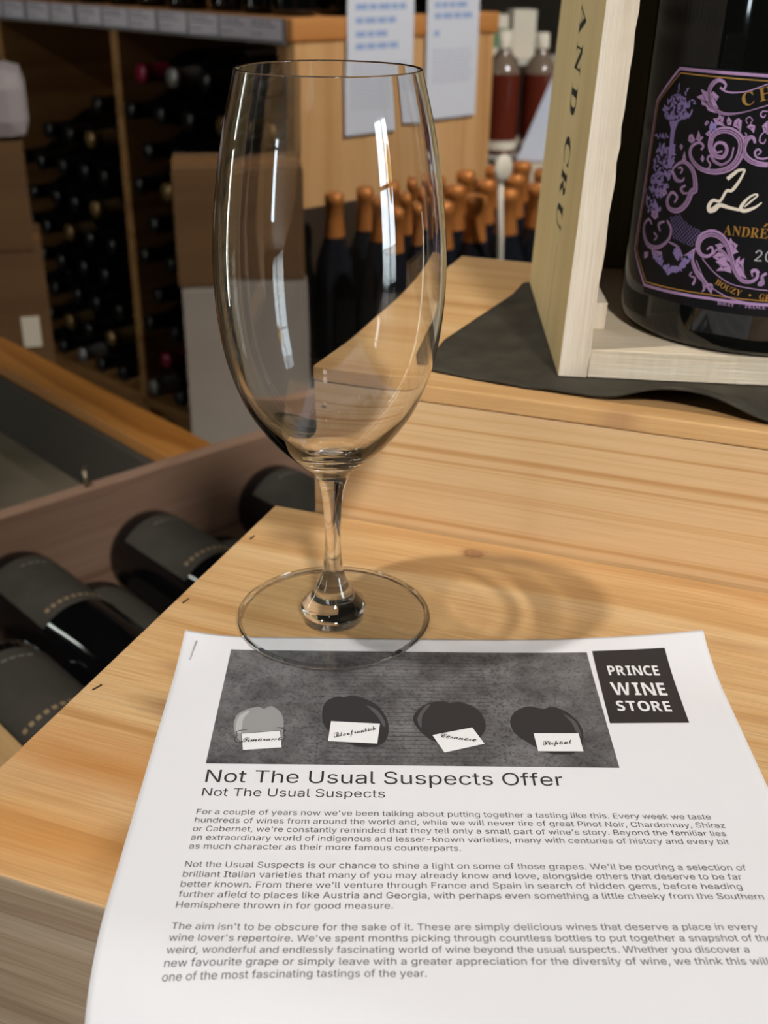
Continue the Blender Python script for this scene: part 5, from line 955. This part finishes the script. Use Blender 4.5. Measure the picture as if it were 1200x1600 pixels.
a_ = lying_bottle('dark champagne bottle lying nearer the viewer, gold row of marks across its label', -.226, -.252, -.014, R(-4))
arc_band(BRAD + .0002, .150, .158, R(-30), R(35)).build('painted_glint', m_yell, a_, recalc=False)  # yellowish reflection on the glass, painted as a narrow band
d_ = lying_bottle('dark champagne bottle lying lowest in the picture against the pale end board', -.3105, -.236, -.160, R(6))
lying_bottle('dark champagne bottle sunk in the lower layer between its two neighbours', -.162, -.3035, -.020, R(10), False)
lying_bottle('dark champagne bottle in the lower layer below the middle bottle', -.026, -.3035, -.020, R(-10), False)

# ------------------------------------------------------------------ shelf unit behind: rack bays, counter, price tickets
m_ply = wood('shelf plywood brown', srgb(158, 116, 72), srgb(148, 106, 62), srgb(126, 86, 48), 'X', 'Z', 22, .4, .6)
m_pan = wood('end panel pale pine', srgb(224, 180, 128), srgb(216, 170, 116), srgb(200, 150, 96), 'Z', 'X', 16, .25, .55)
m_edge = wood('counter edge orange pine', srgb(206, 144, 84), srgb(196, 132, 72), srgb(176, 112, 56), 'X', 'Z', 30, .3, .5)
su = thing('shelf_unit', 'tall brown wooden shelf unit with two bottle bays and a pale end panel', 'shelf', SK, R(45))
TOPZ0, TOPZ1 = .129, .162
MB().box(-.004, .478, -.004, 1.35, TOPZ0, TOPZ1, .002).build('counter_board', m_edge, su)
MB().box(.002, .470, 0, .018, FLOOR_Z, TOPZ0 - .0005).build('end_panel', m_pan, su)
MB().box(.300, .318, .0185, 1.33, FLOOR_Z, TOPZ0 - .0005).build('back_panel', m_ply, su)
for y in (.505, .94): MB().box(.004, .2995, y - .012, y + .012, FLOOR_Z + .12, TOPZ0 - .0005).build('divider', m_ply, su)
MB().box(.002, .2995, .0185, .04, FLOOR_Z + .12, TOPZ0 - .0005).build('corner_post', m_ply, su)
MB().box(.004, .2995, .0405, 1.33, -.60, -.58).build('bay_floor', m_ply, su)
MB().box(.06, .2995, .0185, 1.33, FLOOR_Z, -.6005).build('base', m_ply, su)
MB().box(-.0085, -.0045, .012, 1.35, TOPZ0 - .004, TOPZ0 + .001).box(-.0055, -.0045, .012, 1.35, TOPZ0, TOPZ1).build('ticket_rail', mat('grey ticket rail', srgb(120, 116, 116), .4), su)
m_tick = mat('lilac white ticket', srgb(196, 188, 196), .7, noise=.03, nscale=60)
m_tprint = mat('ticket print', srgb(120, 112, 120), .8)
TPOS = [.055, .13, .215, .30, .39, .475, .56, .655, .745, .84, .93, 1.02]
for i, y in enumerate(TPOS):
    t = thing('price_ticket', ['first lilac price ticket on the shelf edge counted from the pine corner', 'second lilac price ticket on the shelf edge from the pine corner', 'third lilac price ticket on the shelf edge from the pine corner',
        'fourth lilac price ticket on the shelf edge from the pine corner', 'fifth lilac price ticket on the shelf edge from the pine corner', 'sixth lilac price ticket on the shelf edge from the pine corner', 'seventh lilac price ticket on the shelf edge from the pine corner',
        'eighth lilac price ticket on the shelf edge from the pine corner', 'ninth lilac price ticket on the shelf edge from the pine corner', 'tenth lilac price ticket on the shelf edge from the pine corner',
        'eleventh lilac price ticket on the shelf edge from the pine corner', 'twelfth lilac price ticket on the shelf edge from the pine corner'][i], 'price ticket', shop(-.0085, y, TOPZ0 + .0015), R(45), 'price tickets on the shelf edge')
    MB().box(-.0006, 0, -.039, .039, 0, .030).build('card', m_tick, t)
    p = MB(); rr = random.Random(i)
    for z, n in ((.023, 3), (.017, 4), (.006, 2)):
        yy = .033
        for k in range(n):
            wd = rr.uniform(.006, .016); p.box(-.0009, -.0006, yy - wd, yy, z, z + .0028); yy -= wd + .004
            if yy < -.02: break
    p.build('printed_rows', m_tprint, t)

# bottles lying neck outwards in the two bays
m_cap = [mat('black capsule', srgb(20, 19, 20), .3), mat('dark red capsule', srgb(120, 20, 44), .3), mat('silver grey capsule', srgb(140, 136, 132), .3, .5), mat('gold brown capsule', srgb(130, 104, 66), .35, .6)]
m_wlab = mat('white bottle label', srgb(188, 182, 170), .7)
m_blab = mat('beige bottle label', srgb(168, 140, 104), .7)
RP = [(0, .006), (.030, 0), (.0365, .004), (.0375, .012), (.0375, .19), (.034, .208), (.024, .228), (.0165, .245), (.0145, .27), (.0145, .30), (0, .30)]
def rack_proto(capm, lab):
    t = thing('wine_bottle', '', 'bottle')
    MB().lathe(RP, 20).build('glass_body', m_black, t)
    MB().lathe([(.0172, .245), (.0150, .27), (.0152, .292), (.0165, .293), (.0165, .3005), (0, .3012)], 16).build('capsule', capm, t)
    if lab: arc_band(.0379, .06, .15, R(-20), R(200), 14).build('label', lab, t, recalc=False)
    return t
protos = [rack_proto(m_cap[0], m_blab), rack_proto(m_cap[1], m_wlab), rack_proto(m_cap[2], m_wlab), rack_proto(m_cap[3], m_blab), rack_proto(m_cap[0], None)]
used = set()
def stand_copy(pi, M, label, group):
    c = protos[pi] if pi not in used else copy_tree(protos[pi])
    used.add(pi); c.matrix_world = M; c['label'] = label; c['group'] = group
    return c
SHOPM = Matrix.Translation(SK) @ Matrix.Rotation(R(45), 4, 'Z')
rr = random.Random(3)
KIND = ['black capped', 'red capped', 'silver capped', 'gold capped', 'unlabelled black']
def lay(y, z, bay, prow):
    pi = rr.choice([0, 0, 0, 0, 4, 4, 4, 2, 3, 1] if bay == 'right' else [0, 4, 4, 0, 0, 4, 3, 2, 3, 4])
    M = SHOPM @ Matrix.Translation((.295 - .002 - rr.uniform(0, .008), y, z)) @ Matrix.Rotation(R(-90), 4, 'Y') @ Matrix.Rotation(R(rr.uniform(20, 160)), 4, 'Z')
    if bay == 'right': lab = '%s wine bottle lying neck outwards in the shelf bay behind the brown carton' % KIND[pi]
    else: lab = '%s wine bottle lying neck outwards in the far shelf bay beside the stacked cartons' % KIND[pi]
    stand_copy(pi, M, lab, 'bottles racked in the shelf bays')
for bay, y0, y1 in (('right', .041, .492), ('left', .518, .927)):
    n = int((y1 - y0) / .0765); pitch = (y1 - y0) / n; row = 0; z = -.5795 + .0377
    while z < .075:
        off = (row % 2) * pitch / 2
        for k in range(n - (row % 2)):
            y = y0 + pitch * (k + .5) + off
            if bay == 'left' and z > .005 - (y - y0) * .25: continue
            lay(y, z, bay, row)
        z += .0665; row += 1
# bottles standing on the counter above the tickets
for k in range(13):
    y = .06 + .098 * k + rr.uniform(-.008, .008); pi = rr.choice([0, 0, 4, 2, 3])
    stand_copy(pi, SHOPM @ Matrix.Translation((.055 + rr.uniform(0, .03), y, TOPZ1 + .0003)) @ Matrix.Rotation(R(rr.uniform(0, 360)), 4, 'Z'),
               '%s dark bottle standing on the shelf above the price tickets' % KIND[pi], 'bottles standing on the shelf')
for k in range(4):
    pi = 4 if k % 2 else 0
    stand_copy(pi, SHOPM @ Matrix.Translation((.14 + .09 * k, .05, TOPZ1 + .0003)) @ Matrix.Rotation(R(200 + 20 * k), 4, 'Z'),
               '%s dark bottle standing on the shelf behind the two hanging notices' % KIND[pi], 'bottles standing on the shelf')

# two notices hanging on the end panel
m_note = mat('white notice paper', srgb(216, 220, 230), .8); m_blue = mat('blue printed words', srgb(150, 174, 214), .8); m_gp = mat('grey printed words', srgb(188, 190, 204), .8)
def notice(x0, x1, z0, z1, label, rows, grey):
    t = thing('paper_notice', label, 'notice', shop((x0 + x1) / 2, -.006, z0), R(45), 'notices on the pine end panel')
    wd = (x1 - x0) / 2; hh = z1 - z0
    MB().box(-wd, wd, -.0006, 0, 0, hh).build('sheet', m_note, t)
    p = MB(); rr_ = random.Random(label)
    for z, ln in rows:
        x = -wd + .018
        while x < -wd + .018 + ln:
            l_ = rr_.uniform(.012, .026); p.box(x, min(x + l_, wd - .01), -.0009, -.0006, z - z0, z - z0 + .0085); x += l_ + .004
    p.build('blue_words', m_blue, t)
    p = MB(); z = grey[0]
    while z > grey[1]:
        x = -wd + .016
        while x < wd - .02:
            l_ = rr_.uniform(.006, .016); p.box(x, min(x + l_, wd - .012), -.0009, -.0006, z - z0, z - z0 + .0018); x += l_ + .003
        z -= .0052
    p.build('grey_words', m_gp, t)
notice(.106, .256, -.017, .240, 'white notice with blue headings, left of the two hanging behind the glass rim', [(.172, .10), (.152, .085), (.132, .055), (.114, .09)], (.09, .02))
notice(.288, .4195, -.006, .240, 'white notice with two blue headings hanging beside the wine crate', [(.172, .075), (.155, .08), (.128, .012)], (.105, .05))

# ------------------------------------------------------------------ cartons in front of the shelf unit
m_card1 = wood('brown cardboard', srgb(100, 72, 42), srgb(96, 69, 40), srgb(88, 62, 36), 'X', 'Z', 12, .25, .85)
m_card2 = mat('grey white carton', srgb(132, 123, 113), .85, noise=.05, nscale=14)
m_tape = mat('brown packing tape', srgb(120, 84, 50), .35)
m_lbl = mat('carton sticker', srgb(200, 190, 170), .8)
def carton(label, loc, rz, wx, wy, h, m, sticker=None, group=None):
    t = thing('carton', label, 'box', loc, rz, group)
    MB().box(-wx / 2, wx / 2, 0, wy, 0, h - .004, .002).build('box_body', m, t)
    MB().box(-wx / 2 + .001, wx / 2 - .001, .001, wy / 2 - .001, h - .0035, h - .0005).build('flap', m, t)
    MB().box(-wx / 2 + .001, wx / 2 - .001, wy / 2 + .001, wy - .001, h - .0035, h - .0005).build('flap', m, t)
    MB().box(-wx / 2, wx / 2, wy / 2 - .025, wy / 2 + .025, h - .0005, h).build('tape', m_tape, t)
    if sticker:
        x, z, a, b = sticker; MB().box(x, x + a, -.0012, -.0002, z, z + b).build('sticker', m_lbl, t)
    return t
def at(px, py, dep):
    d = _fw + _rt * ((px - 600) / F_PX) - _up * ((py - 800) / F_PX); return CAM + d * dep
# front carton pair (white below, brown above); the face is turned a little to the right
fz = R(9)
fd = Vector((math.cos(fz), math.sin(fz), 0))
p = at(284, 450, 1.55); P0 = Vector((p.x, p.y, 0)) + fd * .085
carton('tall grey white carton standing behind the left rim of the bin', (P0.x, P0.y, FLOOR_Z), fz, .17, .14, p.z - FLOOR_Z, m_card2)
carton('brown cardboard carton on top of the grey white carton', (P0.x - .004, P0.y, p.z + .0005), fz, .17, .14, .158, m_card1, None)
# stack at the picture's left edge
lz = R(17); p = at(66, 392, 1.62); Q0 = Vector((p.x, p.y, 0)) - Vector((math.cos(lz), math.sin(lz), 0)) * .17
carton('lower brown carton at the far left with a pale sticker', (Q0.x, Q0.y, FLOOR_Z), lz, .34, .2, p.z - FLOOR_Z, m_card1, (.128, .47, .026, .046), 'stacked cartons at the left edge')
carton('upper brown carton at the far left below the white parcel', (Q0.x - .008, Q0.y, p.z + .0005), lz, .335, .2, .150, m_card1, (.06, .05, .05, .055), 'stacked cartons at the left edge')
wp = MB().box(-.16, .172, 0, .18, 0, .092, .025).build('white_parcel', mat('white wrapping', srgb(150, 142, 142), .6, bump=.6, bscale=25)); wp.location = (Q0.x, Q0.y + .005, p.z + .151); wp.rotation_euler = (0, 0, lz)
tag(wp, 'soft white parcel lying on the upper brown carton', 'parcel')

# ------------------------------------------------------------------ right background: copper-topped bottles, tan spirits, cone, boxes
m_cop = mat('copper capsule', srgb(196, 124, 62), .4, .4)
m_dglass = mat('slate bottle glass', srgb(24, 26, 32), .08)
PPF = [(0, .006), (.028, 0), (.0345, .004), (.0355, .012), (.0355, .15), (.033, .175), (.025, .20), (.017, .222), (.0142, .24), (.0138, .285), (0, .285)]
pt = thing('sparkling_bottle', 'x', 'bottle'); MB().lathe(PPF, 24).build('glass_body', m_dglass, pt)
MB().lathe([(.0185, .221), (.0158, .242), (.0150, .27), (.0168, .272), (.0168, .287), (.012, .2905), (0, .291)], 20).build('copper_capsule', m_cop, pt)
arc_band(.0358, .05, .12, R(-60), R(60), 10).build('label', m_dlabel, pt, recalc=False)
CTOP = -.078; cb = CTOP - .291
lw_ = thing('low_display_shelf', 'low white fronted shelf holding copper topped bottles behind the plinth', 'shelf', SK, R(45))
m_white = mat('white painted shelf', srgb(204, 198, 186), .7)
m_dw = mat('dark shelf wood', srgb(58, 44, 32), .6, noise=.15, nscale=9)
MB().box(-.05, .50, -.30, -.03, FLOOR_Z, cb - .0004).build('shelf_body', m_dw, lw_)
MB().box(.19, .50, -.312, -.3005, FLOOR_Z, -.196).build('front_lip', m_white, lw_)
MB().box(-.05, .50, -.0295, -.022, FLOOR_Z, -.118).build('back_board', m_dw, lw_)  # added dark board, covers the pine panel to darken this area
MB().box(-.05, .1895, -.308, -.3005, FLOOR_Z, -.25).build('front_lip', m_dw, lw_)
first = True
for j, yy in enumerate((-.258, -.180, -.102)):
    for k in range(7):
        xx = -.010 + .076 * k - (.0 if j == 1 else .0) + (0 if j != 1 else -.0) + (.038 if j == 1 else 0)
        if xx > .46: continue
        o = pt if first else copy_tree(pt); first = False
        o.matrix_world = SHOPM @ Matrix.Translation((xx, yy, cb)) @ Matrix.Rotation(R(-90 + rr.uniform(-30, 30)), 4, 'Z')
        o['label'] = ('copper topped dark bottle in the front row of the low white shelf', 'copper topped dark bottle in the middle row of the low white shelf', 'copper topped dark bottle in the rear row of the low white shelf')[j]; o['group'] = 'copper topped bottles on the low shelf'

SB = at(800, 243, 2.45)
sh = MB().box(-.20, .34, -.10, .30, -.012, 0, .002).build('spirit_shelf', m_white); sh.location = SB; sh.rotation_euler = (0, 0, R(14)); tag(sh, 'cream shelf board carrying the red brown spirit bottles', 'shelf')
br = MB().box(-.18, .32, .04, .28, FLOOR_Z - SB.z, -.0125).build('shelf_cabinet', m_white); br.location = SB; br.rotation_euler = (0, 0, R(14)); tag(br, 'pale cabinet under the cream spirit shelf', 'cabinet')
m_rosy = mat('red brown spirit', srgb(106, 44, 30), .08, trans=.15)
m_clear = mat('smoky bottle shoulder', srgb(120, 104, 90), .12)
m_green = mat('green label band', srgb(70, 128, 86), .6)
m_palel = mat('cream spirit label', srgb(222, 214, 196), .7)
SP = [(0, .004), (.030, 0), (.036, .005), (.0365, .02), (.0365, .165), (.033, .18), (.022, .195), (.014, .205), (.0135, .24), (0, .24)]
def spirit(dx, dy, label, green):
    t = thing('spirit_bottle', label, 'bottle', group='spirit bottles on the cream shelf'); t.location = SB + Vector((dx * math.cos(R(14)) - dy * math.sin(R(14)), dx * math.sin(R(14)) + dy * math.cos(R(14)), .0003)); t.rotation_euler = (0, 0, R(-90))
    MB().lathe(SP[:5] , 28).build('filled_body', m_rosy, t)
    MB().lathe([(.0365, .1652)] + SP[5:], 28).build('bottle_shoulder', m_clear, t)
    MB().lathe([(.0146, .215), (.0150, .245), (0, .246)], 20).build('stopper', m_palel, t)
    arc_band(.0369, .012, .03, R(-75), R(75), 14).build('foot_label', m_palel, t, recalc=False)
    if green: arc_band(.0345, .182, .2, R(-180), R(180), 20)
    return t
spirit(-.020, .03, 'red brown spirit bottle on the cream shelf next to the pine panel', False)
spirit(.060, .02, 'red brown spirit bottle on the cream shelf beside the pale folded card', False)
spirit(.010, .115, 'red brown spirit bottle in the second row of the cream shelf', False)
for dx, dy, z, m, lab, sz in ((.022, .20, .1825, m_green, 'small carton with a green band above the spirit bottles', (.05, .05, .09)),
                              (.085, .20, .1825, m_palel, 'small cream carton above the spirit bottles', (.055, .05, .10))):
    t = thing('small_carton', lab, 'box', SB + Vector((dx * math.cos(R(14)) - dy * math.sin(R(14)), dx * math.sin(R(14)) + dy * math.cos(R(14)), z)), R(14))
    MB().box(-sz[0] / 2, sz[0] / 2, 0, sz[1], 0, sz[2], .002).build('box_body', m_palel, t)
    if m is m_green: MB().box(-sz[0] / 2 - .0005, sz[0] / 2 + .0005, -.0008, sz[1] + .0005, .022, .062).build('green_band', m_green, t)
r2 = MB().box(-.20, .34, .16, .30, .170, .182, .002).box(-.2, -.188, .16, .30, 0.0005, .170).box(.328, .34, .16, .30, .0005, .170).build('upper_riser', m_white); r2.location = SB; r2.rotation_euler = (0, 0, R(14)); tag(r2, 'pale riser shelf behind the spirit bottles', 'shelf')
cpt = SB + Vector((.125, .10, .1825))
t = thing('copper_topped_decanter', 'amber decanter with a round copper stopper, partly behind the wine crate', 'bottle', cpt); t.scale = (.5, .5, .5)
MB().lathe([(0, 0), (.04, 0), (.045, .01), (.045, .07), (.03, .095), (.014, .105), (.014, .12), (0, .12)], 28).build('decanter_body', mat('amber glass', srgb(150, 112, 48), .1), t)
MB().lathe([(0, .1202), (.012, .1202), (.024, .13), (.029, .145), (.024, .16), (.012, .168), (0, .170)], 24).build('stopper', mat('copper stopper', srgb(214, 140, 110), .35, .5), t)
# folded pale card leaning beside the spirits
cc = at(838, 252, 2.2)
m_cardw = mat('pale blue white card', srgb(206, 214, 230), .75)
cm = MB().prism([(-.042, 0, 0), (.05, 0, 0), (.05, 0, .19), (.035, 0, .19)], (0, .003, 0)).build('leaning_card', m_cardw); cm.location = (cc.x, cc.y, cc.z); cm.rotation_euler = (0, 0, R(10)); tag(cm, 'pale blue white pointed card standing beside the wine crate', 'card')
bx = at(835, 330, 2.2)
carton('cream carton below the pointed card behind the wine crate', (bx.x + .05, bx.y, FLOOR_Z), R(10), .19, .12, cc.z - FLOOR_Z - .0005, mat('cream carton', srgb(214, 200, 176), .85, noise=.05, nscale=10))
# cream ladle-like scoop in front of the copper row
t = thing('cream_tasting_sign', 'small round cream sign on a pale stick before the copper topped bottles', 'sign', shop(.122, -.322, -.028), R(45))
MB().lathe([(0, 0), (.018, 0), (.019, .001), (.019, .004), (.018, .005), (0, .005)], 32, M=Matrix.Rotation(R(90), 4, 'X')).build('sign_disc', m_palel, t)
MB().tube([(.002, .0045, -.008), (.016, .008, -.11), (.024, .0092, -.235)], .0044, 10).build('stick', m_palel, t)
